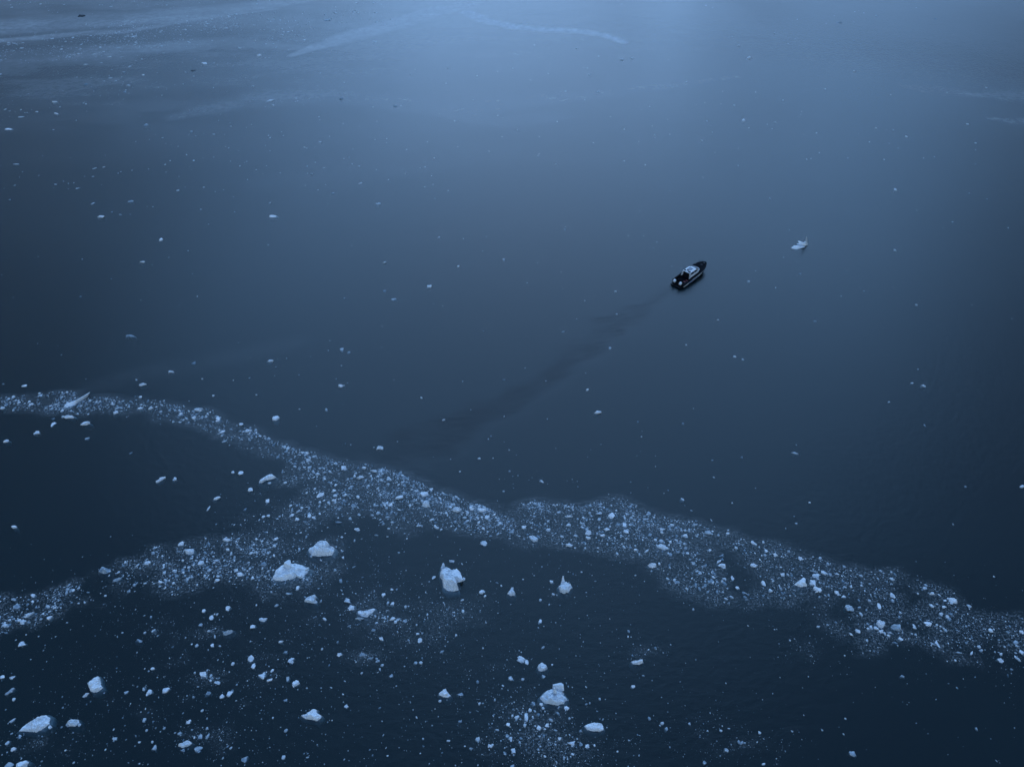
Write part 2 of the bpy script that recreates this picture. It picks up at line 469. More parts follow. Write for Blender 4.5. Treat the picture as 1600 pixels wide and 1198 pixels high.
def build_mountain(name, az0, az1, prof, seed):
    """fjord wall beyond the frame: unseen, its height set to dim the reflected sky"""
    na, nr = 150, 34
    az = np.linspace(az0, az1, na); r = np.linspace(0, 1, nr)
    AZ, RR = np.meshgrid(az, r)
    dist = 1800 + RR * 2700
    el = np.interp(AZ, prof[0], prof[1])
    X = dist * np.sin(np.radians(AZ)); Y = dist * np.cos(np.radians(AZ))
    ridge = 1 - np.abs(2 * fbm(X / 1100, Y / 1100, seed, 5) - 1)
    h = np.tan(np.radians(el)) * 2900 * (np.sin(np.clip(RR, 0, 1) * math.pi * 0.62 + 0.02) ** 1.1) * (0.45 + 0.75 * ridge)
    h = h * np.clip(np.minimum(AZ - az0, az1 - AZ) / 4.0, 0, 1) - 4
    V = np.stack([X.ravel(), Y.ravel(), h.ravel()], 1)
    idx = np.arange(na * nr).reshape(nr, na)
    Q = np.stack([idx[:-1, :-1], idx[:-1, 1:], idx[1:, 1:], idx[1:, :-1]], -1).reshape(-1, 4)
    me = from_arrays(name, V, Q)
    o = link(name, me, MOUNTAIN)
    o["kind"] = "structure"


MOUNTAIN, _t, _p = new_mat("snowy_rock")
_n = _t.nodes.new("ShaderNodeTexNoise"); _n.inputs["Scale"].default_value = 0.004; _n.inputs["Detail"].default_value = 8
_g = _t.nodes.new("ShaderNodeNewGeometry"); _t.links.new(_g.outputs["Position"], _n.inputs["Vector"])
_r = _t.nodes.new("ShaderNodeValToRGB"); _r.color_ramp.elements[0].position = 0.45; _r.color_ramp.elements[1].position = 0.58
_r.color_ramp.elements[0].color = (0.44, 0.43, 0.43, 1); _r.color_ramp.elements[1].color = (0.66, 0.65, 0.65, 1)
_t.links.new(_n.outputs["Fac"], _r.inputs[0]); _t.links.new(_r.outputs[0], _p.inputs["Base Color"]); _p.inputs["Roughness"].default_value = 0.9
build_mountain("unseen_mountain", 9.5, 110, ([9, 14, 25, 37, 60, 110], [15, 18, 24, 34, 40, 40]), 5)
build_mountain("unseen_mountain", -19, 14, ([-19, -8, 4, 14], [19, 16, 16, 19]), 13)  # unseen end ridge, added to dim the sky's reflection
build_mountain("unseen_mountain", -110, -6, ([-110, -60, -38, -28, -20, -12, -6], [44, 44, 38, 31, 26, 19, 13]), 9)


# ------------------------------------------------------------------ ice shapes
def ico(sub):
    bm = bmesh.new()
    bmesh.ops.create_icosphere(bm, subdivisions=sub, radius=1.0)
    bm.verts.ensure_lookup_table()
    V = np.array([v.co[:] for v in bm.verts]); F = np.array([[v.index for v in f.verts] for f in bm.faces])
    bm.free()
    return V, F


ICO3, ICO3F = ico(4)
ICO1, ICO1F = ico(1)


def faceted(rg, nplanes=15, sx=1.0, sy=1.0, sz=1.0, soft=0.06):
    """a broken lump: a sphere cut by random planes, with chipped relief"""
    n = rg.normal(size=(nplanes, 3)); n /= np.linalg.norm(n, axis=1)[:, None]
    off = rg.uniform(0.62, 1.0, nplanes)
    n = np.concatenate([n, [[0.15 * rg.normal(), 0.15 * rg.normal(), 1.0]]]); off = np.append(off, rg.uniform(0.45, 0.85))
    d = ICO3 @ n.T
    r = np.min(np.where(d > 0.05, off / np.maximum(d, 0.05), 9.0), axis=1)
    r = np.minimum(r, 1.6)
    f = rg.uniform(0, 50)
    nz = np.array([mnoise(Vector(p * 2.6 + f)) + 0.5 * mnoise(Vector(p * 6.0 + f)) for p in ICO3])
    r = r * (1 + soft * 2.4 * nz)
    V = ICO3 * r[:, None]
    V = V * np.array([sx, sy, sz])
    return V


def chunk_mesh(k):
    rg = np.random.default_rng(500 + k)
    Vs, Fs = [], []
    base = 0
    lobes = [1, 2, 2, 3, 3][k % 5]
    for j in range(lobes):
        V = faceted(rg, rg.integers(5, 9), 1.0, rg.uniform(0.6, 1.1), 1.0, 0.10)
        if j:
            a = rg.uniform(0, 2 * math.pi); s = rg.uniform(0.4, 0.7)
            V = V * s + np.array([math.cos(a) * 0.8, math.sin(a) * 0.8, rg.uniform(-0.15, 0.1)])
        Vs.append(V); Fs.append(ICO3F + base); base += len(V)
    V = np.concatenate(Vs); F = np.concatenate(Fs)
    # lean, then fit to a unit footprint; a broad foot stays under water
    V[:, 0] += V[:, 2] * rg.uniform(-0.3, 0.3)
    c = (V[:, :2].max(0) + V[:, :2].min(0)) / 2
    V[:, :2] -= c
    V[:, :2] /= np.maximum(np.abs(V[:, :2]).max(0), 1e-6)
    top = V[:, 2].max()
    V[:, 2] = np.where(V[:, 2] > 0, V[:, 2] / top, V[:, 2] * 1.6)
    low = V[:, 2] < 0
    V[low, :2] *= (1 + 0.12 * np.clip(-V[low, 2], 0, 1))[:, None]
    V[:, 2] -= 0.12
    me = from_arrays("ice_chunk", V, F)
    me.materials.append(ICE)
    return me


CHUNKS = [chunk_mesh(k) for k in range(40)]
CHUNKS_CLEAR = []
CHUNKS_DARK = []
for m_ in CHUNKS[:20]:
    c_ = m_.copy(); c_.materials[0] = ICE_CLEAR; CHUNKS_CLEAR.append(c_)
for m_ in CHUNKS[:8]:
    c_ = m_.copy(); c_.materials[0] = ICE_DARK; CHUNKS_DARK.append(c_)


def point_in(poly, x, y):
    ins = np.zeros(x.shape, bool)
    n = len(poly)
    for i in range(n):
        x1, y1 = poly[i]; x2, y2 = poly[(i + 1) % n]
        c = ((y1 > y) != (y2 > y)) & (x < (x2 - x1) * (y - y1) / (y2 - y1 + 1e-12) + x1)
        ins ^= c
    return ins


def berg_mesh(px, h, seed, lean=(0, 0), steps=5, foot=1.2, depth=2.6, edge=5.0, crest=None):
    """berg with the outline seen in the photo, chiselled top, flared foot under water.
    returns mesh, base point"""
    rg = np.random.default_rng(seed)
    P = np.array(px, float)
    ymin, ymax = P[:, 1].min(), P[:, 1].max()
    G = []
    for (u, v) in P:
        z = 0.55 * h * np.clip((ymax - v) / (ymax - ymin), 0, 1)
        q = gp(u, v, z); G.append((q.x, q.y))
    G = np.array(G)
    area = 0; cx = cy = 0
    for i in range(len(G)):
        x1, y1 = G[i]; x2, y2 = G[(i + 1) % len(G)]
        k = x1 * y2 - x2 * y1
        area += k; cx += (x1 + x2) * k; cy += (y1 + y2) * k
    c = np.array([cx / (3 * area), cy / (3 * area)])
    L = G - c
    ang = np.arctan2(L[:, 1], L[:, 0]); rad = np.hypot(L[:, 0], L[:, 1])
    o = np.argsort(ang); ang = ang[o]; rad = rad[o]
    NA, NR = 120, 34
    th = np.linspace(-math.pi, math.pi, NA, endpoint=False)
    # radius along each ray = crossing of the outline
    Rr = np.zeros(NA)
    Lo = L[o]
    for i, t in enumerate(th):
        d = np.array([math.cos(t), math.sin(t)]); best = 0
        for j in range(len(L)):
            a = L[j]; b = L[(j + 1) % len(L)]; e = b - a
            den = d[0] * e[1] - d[1] * e[0]
            if abs(den) < 1e-9: continue
            s = (a[0] * e[1] - a[1] * e[0]) / den; q = (a[0] * d[1] - a[1] * d[0]) / den
            if s > 0 and -1e-6 <= q <= 1 + 1e-6: best = max(best, s)
        Rr[i] = best if best > 0 else rad.mean()
    size = Rr.mean()
    nzr = np.array([mnoise(Vector((math.cos(t) * 3 + seed, math.sin(t) * 3, 1.7))) + 0.6 * mnoise(Vector((math.cos(t) * 9 + seed, math.sin(t) * 9, 4.7))) for t in th])
    Rr = Rr * (1 + 0.09 * nzr)
    rr = np.linspace(0, 1, NR) ** 0.85
    RR, TH = np.meshgrid(rr, th, indexing='ij')
    X = RR * Rr[None, :] * np.cos(TH); Y = RR * Rr[None, :] * np.sin(TH)
    # chiselled top: several broken blocks, each the lowest of a few tilted planes
    H = np.full(X.shape, 0.30 * h)
    for k in range(steps):
        a = rg.uniform(0, 2 * math.pi); q = rg.uniform(0.0, 0.62) * size
        bx, by = q * math.cos(a), q * math.sin(a)
        top = h * rg.uniform(0.5, 1.0)
        Z = np.full(X.shape, top) + 0.22 * h / size * (rg.normal() * (X - bx) + rg.normal() * (Y - by))
        ext = size * rg.uniform(0.28, 0.62)
        for m in range(5):
            t = rg.uniform(0, 2 * math.pi)
            dd = math.cos(t) * (X - bx) + math.sin(t) * (Y - by)
            Z = np.minimum(Z, top + (ext * rg.uniform(0.6, 1.1) - dd) * rg.uniform(0.9, 3.0) * h / size)
        H = np.maximum(H, Z)
    if crest:
        for (u, v, hh, wpx) in crest:
            q = gp(u, v, hh * 0.7); s = mpp(u, v)[0] * wpx
            H = np.maximum(H, hh * (1 - np.hypot(X + c[0] - q.x, Y + c[1] - q.y) / s))
    fl = X.ravel(), Y.ravel()
    nz = np.array([0.5 * mnoise(Vector((x * 1.1 + seed, y * 1.1, 0.3))) + 0.5 * (0.5 - abs(mnoise(Vector((x * 1.7 + seed, y * 1.7, 7.3)))) * 2.2) + 0.4 * mnoise(Vector((x * 3.6 + seed, y * 3.6, 2.3))) + 0.3 * mnoise(Vector((x * 8 + seed, y * 8, 5.3))) for x, y in zip(*fl)]).reshape(X.shape)
    H = H * (1 + lean[0] * X / size + lean[1] * Y / size)
    H = np.clip(H, 0.10 * h, 1.4 * h) + 0.34 * h * nz
    H = H * (1 - RR ** (edge * 2)) - 0.06 * RR ** 20
    rings = [(X, Y, H)]
    for f, z in ((1.03, -0.14), (1 + (foot - 1) * 0.7, -0.34), (foot, -0.7), (foot * 0.98, -1.3), (0.55, -depth), (0.02, -depth - 0.2)):
        wob = 1 + 0.08 * np.roll(nzr, int(abs(z) * 9)) * (f > 0.5)
        rings.append(((f * wob * Rr * np.cos(th))[None], (f * wob * Rr * np.sin(th))[None], np.full((1, NA), z)))
    Xa = np.concatenate([r[0] for r in rings]); Ya = np.concatenate([r[1] for r in rings]); Za = np.concatenate([r[2] for r in rings])
    n = Xa.shape[0]
    V = np.stack([Xa.ravel(), Ya.ravel(), Za.ravel()], 1)
    idx = np.arange(n * NA).reshape(n, NA)
    nx_ = np.roll(idx, -1, 1)
    Q = np.stack([idx[:-1], idx[1:], nx_[1:], nx_[:-1]], -1).reshape(-1, 4)
    return from_arrays("iceberg", V, Q), Vector((c[0], c[1], 0))


def prism_mesh(name, pts, seed=0, rough=0.05):
    """angular ice block: pts = list of 3D corner points (convex hull), chipped a little"""
    bm = bmesh.new()
    for p in pts: bm.verts.new(p)
    bmesh.ops.convex_hull(bm, input=bm.verts)
    bmesh.ops.delete(bm, geom=[v for v in bm.verts if not v.link_faces], context='VERTS')
    bmesh.ops.triangulate(bm, faces=bm.faces)
    bmesh.ops.subdivide_edges(bm, edges=bm.edges, cuts=3, use_grid_fill=True)
    for v in bm.verts:
        q = v.co * 2.2 + Vector((seed, 0, 0))
        v.co += Vector((mnoise(q), mnoise(q + Vector((9, 0, 0))), mnoise(q + Vector((0, 9, 0))))) * rough
    me = bpy.data.meshes.new(name)
    bm.to_mesh(me); bm.free()
    return me


def block_on(parent, name, base_px, top_px, z0, z1, seed, thick=0.35, mat=None):
    """raised fin or block: base_px, top_px photo outlines on the levels z0 and z1"""
    c = parent.location
    pts = []
    for (u, v) in base_px:
        q = gp(u, v, z0) - c; pts += [q, q + Vector((0, thick, 0))]
    for (u, v) in top_px:
        q = gp(u, v, z1) - c; pts += [q, q + Vector((0, thick * 0.6, 0))]
    o = link(name, prism_mesh(name, pts, seed, 0.07), mat or ICE, parent)
    return o


LAND = []     # landmarks for wording: (u, v, phrase)


def berg(px, h, label, short, seed, group=None, mat=None, **kw):
    me, base = berg_mesh(px, h, seed, **kw)
    o = link("iceberg", me, mat or ICE)
    o.location = base
    tag(o, label, "iceberg", group)
    P = np.array(px, float)
    LAND.append((P[:, 0].mean(), P[:, 1].mean(), short))
    return o


def cropped(pts, ox, oy, s):
    return [(ox + x / s, oy + y / s) for x, y in pts]


# ------------------------------------------------------------------ the large bergs
S1 = (400, 830, 9.98)
b = berg(cropped([(800, 240), (880, 195), (960, 175), (1020, 135), (1130, 155), (1150, 195), (1210, 240), (1225, 300), (1190, 370), (1080, 385), (960, 390), (870, 380), (830, 320)], *S1), 1.3,
         "rounded white iceberg just above and right of the broad one with a fin", "the rounded white berg", 3, steps=6, lean=(0.1, 0.0))
S2 = S1
b = berg(cropped([(250, 735), (270, 650), (290, 590), (350, 530), (420, 490), (545, 480), (630, 480), (720, 500), (780, 550), (835, 575), (800, 640), (720, 730), (640, 705), (540, 745), (420, 780), (350, 775)], *S2), 0.75,
         "broad flat iceberg with one upright fin on its back, among small brash", "the flat berg with the fin", 5, steps=6, edge=3.0)
block_on(b, "ice_fin", cropped([(415, 575), (470, 600), (530, 585), (545, 520)], *S2), cropped([(440, 490), (500, 445), (535, 465), (530, 530)], *S2), 0.35, 1.35, 2, 0.2)
block_on(b, "ice_knob", cropped([(755, 620), (800, 605), (825, 585)], *S2), cropped([(765, 595), (805, 575), (815, 580)], *S2), 0.35, 0.75, 4, 0.3)
block_on(b, "ice_knob", cropped([(655, 715), (700, 735), (720, 700)], *S2), cropped([(660, 690), (690, 700), (705, 685)], *S2), 0.05, 0.55, 6, 0.3)
S3 = (640, 840, 9.98)
b = berg(cropped([(455, 540), (480, 460), (505, 410), (560, 420), (620, 450), (660, 500), (700, 480), (760, 500), (790, 600), (770, 660), (740, 720), (765, 810), (700, 835), (590, 830), (540, 780), (510, 680)], *S3), 1.1,
         "tall jagged white iceberg with a notch at its top, alone right of centre", "the jagged notched berg", 8, steps=7)
block_on(b, "ice_slab", cropped([(650, 640), (740, 700), (835, 675), (800, 600)], *S3), cropped([(640, 560), (730, 478), (790, 550), (830, 650)], *S3), 0.2, 0.9, 9, 0.1)
block_on(b, "ice_fin", cropped([(628, 392), (690, 392), (660, 372)], *S3), cropped([(616, 352), (658, 362), (697, 354)], *S3), -0.1, 0.16, 12, 0.1)
block_on(b, "ice_fin", cropped([(490, 470), (550, 470), (530, 440)], *S3), cropped([(505, 405), (530, 392), (545, 420)], *S3), 0.4, 0.8, 13, 0.15)
S4 = (800, 1020, 8.556)
b = berg(cropped([(370, 580), (440, 500), (530, 460), (600, 470), (690, 500), (720, 560), (745, 625), (700, 670), (620, 700), (540, 685), (450, 670), (390, 620)], *S4), 0.9,
         "large iceberg with a broken horned crown, near the bottom edge right of centre", "the horned berg", 17, steps=7, edge=3.5)
block_on(b, "ice_horn", cropped([(548, 545), (605, 550), (590, 510)], *S4), cropped([(560, 470), (575, 475)], *S4), 0.6, 1.8, 14, 0.25)
block_on(b, "ice_slab", cropped([(545, 480), (640, 510), (695, 500), (690, 470)], *S4), cropped([(545, 430), (640, 425), (660, 408), (692, 432)], *S4), 0.3, 0.95, 15, 0.25)
berg(cropped([(960, 970), (1000, 940), (1100, 918), (1200, 925), (1225, 960), (1230, 1025), (1180, 1045), (1080, 1045), (1000, 1020)], *S4), 0.5,
     "low oblong iceberg below right of the horned berg, near the bottom edge", "the low oblong berg", 21, steps=5, edge=3)
berg(cropped([(340, 185), (360, 135), (400, 118), (460, 150), (480, 200), (440, 235), (390, 248), (350, 230)], *S4), 0.6,
     "small round iceberg straight above the horned berg", "the small round berg", 22, steps=4)
S7 = (0, 1020, 6.73)
b = berg(cropped([(190, 820), (260, 735), (330, 715), (400, 665), (475, 630), (515, 670), (515, 740), (450, 790), (380, 835), (320, 825), (240, 820)], *S7), 0.8,
         "slanting wedge iceberg in the bottom left corner, its high end to the right", "the slanting wedge berg", 27, steps=6, lean=(0.4, 0.2), edge=3.5)
b = berg(cropped([(905, 300), (960, 268), (1030, 235), (1045, 260), (1060, 330), (1080, 365), (1030, 400), (1000, 418), (950, 400), (930, 350)], *S7), 0.7,
         "lumpy upright iceberg near the left edge, above the slanting wedge berg", "the lumpy berg at left", 29, steps=6)
berg(cropped([(140, 1230), (180, 1165), (255, 1112), (300, 1140), (265, 1190), (230, 1240)], *S7), 0.6,
     "slab iceberg cut off by the bottom edge in the left corner", "the slab berg at the bottom edge", 31, steps=4)
S10 = (400, 900, 4.0)
berg(cropped([(278, 868), (320, 850), (355, 826), (380, 828), (378, 850), (408, 866), (406, 888), (380, 905), (345, 893), (310, 890)], *S10), 0.65,
     "pear-shaped iceberg with a point to the left, alone near the bottom left of centre", "the pear-shaped berg", 33, steps=5)
berg(cropped([(1140, 728), (1160, 712), (1185, 697), (1195, 715), (1218, 745), (1200, 758), (1170, 755), (1145, 742)], *S10), 0.5,
     "small triangular iceberg alone on dark water below the jagged notched berg", "the small triangular berg", 35, steps=4)
S12 = (780, 740, 3.99)
b = berg(cropped([(370, 700), (392, 675), (420, 665), (445, 675), (458, 705), (435, 735), (405, 748), (378, 738)], *S12), 0.75,
         "small iceberg topped by a thin spike, on dark water below the right band", "the spiked berg", 37, steps=5)
block_on(b, "ice_spike", cropped([(385, 690), (415, 695), (405, 675)], *S12), cropped([(396, 640), (402, 642)], *S12), 0.3, 1.2, 16, 0.15)
b = berg(cropped([(630, 1092), (650, 1085), (672, 1100), (700, 1090), (738, 1070), (746, 1082), (712, 1115), (690, 1135), (655, 1127), (635, 1110)], 400, 680, 3.99), 0.5,
         "forked ice floe shaped like a tick mark amid brash, left of centre", "the forked floe", 39, steps=5)
berg(cropped([(300, 1035), (310, 1008), (345, 1000), (370, 992), (378, 1008), (365, 1022), (385, 1035), (378, 1050), (350, 1045), (320, 1040)], 400, 680, 3.99), 0.5,
     "ragged ice floe midway between the flat finned berg and the forked floe", "the ragged floe", 41, steps=5)
berg(cropped([(48, 745), (65, 725), (75, 705), (90, 702), (88, 725), (102, 745), (95, 760), (70, 762)], *S12), 0.55,
     "pear-shaped ice lump with a thin neck, between the jagged and the spiked bergs", "the necked ice lump", 43, steps=4)
berg(cropped([(822, 1165), (835, 1160), (865, 1166), (885, 1164), (898, 1158), (896, 1175), (870, 1190), (835, 1186)], *S12), 0.45,
     "boat-shaped ice floe with an upturned right end, alone below right of centre", "the boat-shaped floe", 45, steps=3, lean=(0.4, 0))
berg(cropped([(180, 382), (205, 380), (225, 390), (245, 405), (238, 420), (215, 428), (200, 412)], *S12), 0.5,
     "bright ice lump on the lower edge of the band, right of its dip", "the bright lump at the dip", 47, steps=4)
berg(cropped([(980, 440), (1000, 433), (1030, 438), (1058, 462), (1050, 474), (1020, 472), (985, 458)], *S12), 0.5,
     "biggest smooth ice lump in the middle of the right band", "the smooth lump in the right band", 49, steps=3)
berg(cropped([(500, 205), (515, 175), (540, 182), (557, 195), (550, 212), (525, 217)], 0, 830, 3.255), 0.6,
     "dim angular ice block on the upper edge of the lower left band", "the block on the lower left band", 51, steps=4, mat=ICE_CLEAR)
berg(cropped([(935, 92), (985, 85), (985, 110), (965, 120), (945, 112)], 0, 830, 3.255), 0.55,
     "bright squarish ice block at the upper right end of the lower left band", "the squarish block", 53, steps=4)
berg(cropped([(905, 1090), (930, 1065), (955, 1058), (977, 1072), (960, 1090), (930, 1100)], 0, 830, 3.255), 0.5,
     "oval ice floe in the brash near the bottom edge, left", "the oval floe near the bottom", 55, steps=4)
berg(cropped([(340, 975), (365, 955), (395, 953), (402, 970), (385, 992), (350, 990)], 0, 830, 3.255), 0.5,
     "ice lump right of the slanting wedge berg in the bottom left corner", "the lump beside the wedge", 57, steps=4)
berg(cropped([(18, 292), (40, 262), (70, 240), (100, 238), (125, 258), (95, 272), (60, 280), (35, 298)], 400, 680, 3.99), 0.6,
     "slanting ice lump in the open gap left of the central band", "the slanting lump in the gap", 59, steps=4)
berg(cropped([(1032, 440), (1048, 410), (1070, 400), (1080, 425), (1085, 442), (1055, 450)], 400, 680, 3.99), 0.55,
     "largest bright ice chunk inside the central band, pointed on top", "the pointed chunk in the central band", 61, steps=4)
berg(cropped([(720, 660), (735, 640), (765, 648), (776, 668), (760, 690), (735, 685)], 1180, 800, 3.81), 0.55,
     "brighter left one of two lumps along the lower edge of the right band", "the bright twin lump", 63, steps=4)
berg(cropped([(808, 680), (825, 662), (862, 665), (875, 700), (850, 708), (820, 695)], 1180, 800, 3.81), 0.45,
     "dimmer right one of two lumps along the lower edge of the right band", "the dim twin lump", 65, steps=4, mat=ICE_CLEAR)
berg(cropped([(228, 430), (255, 412), (290, 380), (305, 395), (300, 425), (310, 440), (270, 446)], 1180, 800, 3.81), 0.5,
     "leftmost and longest floe of the clump in the right band", "the long floe of the clump", 67, steps=4)


# shards standing up from open water
def shard(label, short, parts, name="ice_shard"):
    """parts: list of (base_px list, top_px list, z0, z1, thick)"""
    us = [p for pr in parts for p in pr[0]]
    cu = sum(p[0] for p in us) / len(us); cv = sum(p[1] for p in us) / len(us)
    root = link(name, None)
    root.location = gp(cu, cv)
    tag(root, label, "iceberg")
    for i, (bp, tp, z0, z1, th) in enumerate(parts):
        block_on(root, "ice_blade", bp, tp, z0, z1, 20 + i, th)
    LAND.append((cu, cv, short))
    return root


S14 = (0, 580, 3.9925)
shard("long pointed ice shard slanting up to the right, across the upper left band", "the long shard", [
    (cropped([(395, 232), (430, 238), (480, 210), (450, 195)], *S14), cropped([(402, 212), (465, 188), (495, 176)], *S14), -0.2, 0.3, 0.5),
    (cropped([(440, 215), (500, 195), (545, 165)], *S14), cropped([(475, 182), (535, 146), (560, 130), (550, 140)], *S14), -0.2, 0.6, 0.3)])
S15 = (1210, 350, 19.96)
shard("feathered ice shard with a thin upright spike, alone on open water right of the boat", "the feathered shard", [
    (cropped([(528, 780), (640, 792), (700, 770)], *S15), cropped([(545, 745), (600, 712), (680, 700)], *S15), -0.05, 0.25, 0.5),
    (cropped([(640, 795), (720, 798), (820, 765)], *S15), cropped([(600, 688), (750, 684), (780, 700)], *S15), -0.05, 0.4, 0.4),
    (cropped([(760, 765), (830, 760), (965, 732)], *S15), cropped([(750, 690), (860, 705), (955, 728)], *S15), -0.05, 0.3, 0.4),
    (cropped([(760, 690), (860, 700), (930, 690)], *S15), cropped([(705, 632), (770, 622), (860, 640)], *S15), -0.05, 0.4, 0.5),
    (cropped([(830, 690), (960, 690), (1040, 655)], *S15), cropped([(738, 545), (770, 540), (850, 570), (935, 600)], *S15), -0.05, 0.7, 0.4),
    (cropped([(930, 660), (1045, 650), (1030, 620)], *S15), cropped([(945, 560), (960, 560), (1010, 600)], *S15), -0.05, 0.8, 0.4),
    (cropped([(965, 640), (1045, 640), (1030, 600)], *S15), cropped([(1000, 425), (1010, 412)], *S15), -0.05, 2.6, 0.3)])

# ------------------------------------------------------------------ the boat
BLACK = simple("black_hull_paint", (0.008, 0.010, 0.014), 0.6, spec=0.15)
DECK = simple("dark_deck", (0.010, 0.011, 0.014), 0.95, scale=6, spec=0.05)
WHITE = simple("white_gelcoat", (0.72, 0.74, 0.76), 0.35, var=0.06)
GREY = simple("grey_gelcoat", (0.30, 0.33, 0.37), 0.4, var=0.08)
GLASS = simple("dark_glass", (0.006, 0.008, 0.012), 0.12, spec=0.6)
PANEL = simple("solar_panel", (0.05, 0.065, 0.10), 0.3)
BLUE = simple("blue_stripe_paint", (0.07, 0.12, 0.28), 0.4)
RED = simple("dull_red_vinyl", (0.16, 0.03, 0.035), 0.6)
STEEL = simple("stainless_tube", (0.45, 0.47, 0.5), 0.3, metal=0.9)


def bm_mesh(name, bm):
    bmesh.ops.recalc_face_normals(bm, faces=bm.faces)
    me = bpy.data.meshes.new(name); bm.to_mesh(me); bm.free()
    return me


def add_hull_pts(bm, pts):
    vs = [bm.verts.new(p) for p in pts]
    bmesh.ops.convex_hull(bm, input=vs)


def bevel_box(x0, x1, y0, y1, z0, z1, bev=0.04, taper=0.0):
    bm = bmesh.new()
    t = taper
    P = [(x0, y0, z0), (x1, y0, z0), (x1, y1, z0), (x0, y1, z0), (x0 + t, y0 + t, z1), (x1 - t, y0 + t, z1), (x1 - t, y1 - t, z1), (x0 + t, y1 - t, z1)]
    v = [bm.verts.new(p) for p in P]
    for f in ((0, 3, 2, 1), (4, 5, 6, 7), (0, 1, 5, 4), (1, 2, 6, 5), (2, 3, 7, 6), (3, 0, 4, 7)):
        bm.faces.new([v[i] for i in f])
    if bev: bmesh.ops.bevel(bm, geom=bm.edges[:], offset=bev, segments=2, profile=0.6, affect='EDGES')
    return bm


def tube(pts, r, seg=8, closed=False):
    bm = bmesh.new()
    n = len(pts); rings = []
    for i in range(n):
        a = Vector(pts[i - 1] if (i > 0 or closed) else pts[0]); c = Vector(pts[(i + 1) % n] if (i < n - 1 or closed) else pts[-1])
        d = (c - a).normalized()
        up = Vector((0, 0, 1)) if abs(d.z) < 0.9 else Vector((1, 0, 0))
        s = d.cross(up).normalized(); t = s.cross(d)
        rings.append([bm.verts.new(Vector(pts[i]) + (s * math.cos(2 * math.pi * k / seg) + t * math.sin(2 * math.pi * k / seg)) * r) for k in range(seg)])
    for i in range(n if closed else n - 1):
        A, B = rings[i], rings[(i + 1) % n]
        for k in range(seg):
            bm.faces.new((A[k], A[(k + 1) % seg], B[(k + 1) % seg], B[k]))
    if not closed:
        bm.faces.new(rings[0][::-1]); bm.faces.new(rings[-1])
    return bm


def quad_strip(top, bot):
    bm = bmesh.new()
    T = [bm.verts.new(p) for p in top]; B = [bm.verts.new(p) for p in bot]
    for i in range(len(T) - 1):
        bm.faces.new((B[i], B[i + 1], T[i + 1], T[i]))
    return bm


def solidify(bm, d):
    bmesh.ops.recalc_face_normals(bm, faces=bm.faces)
    bmesh.ops.solidify(bm, geom=bm.faces[:], thickness=d)
    return bm


# stations along the hull: x, half beam at the sheer, sheer height, half beam at chine, chine z, keel z
ST = [(-6.0, 1.70, 1.28, 1.62, 0.05, -0.45), (-4.0, 1.80, 1.30, 1.70, 0.05, -0.55), (-2.0, 1.86, 1.36, 1.74, 0.08, -0.6), (0.0, 1.88, 1.44, 1.72, 0.12, -0.6),
      (2.0, 1.82, 1.56, 1.58, 0.20, -0.55), (3.6, 1.64, 1.70, 1.28, 0.32, -0.45), (4.8, 1.34, 1.82, 0.92, 0.46, -0.28), (5.7, 0.92, 1.92, 0.52, 0.66, 0.02), (6.25, 0.46, 1.98, 0.22, 0.95, 0.5), (6.42, 0.12, 2.00, 0.04, 1.2, 0.95)]


def hull_at(x, k):
    return float(np.interp(x, [s[0] for s in ST], [s[k] for s in ST]))


def side(x, f, y=-1, off=0.0):
    """point on the hull side, f = 0 chine .. 1 sheer"""
    b = hull_at(x, 3) + (hull_at(x, 1) - hull_at(x, 3)) * f
    z = hull_at(x, 4) + (hull_at(x, 2) - hull_at(x, 4)) * f
    return (x, y * (b + off), z)


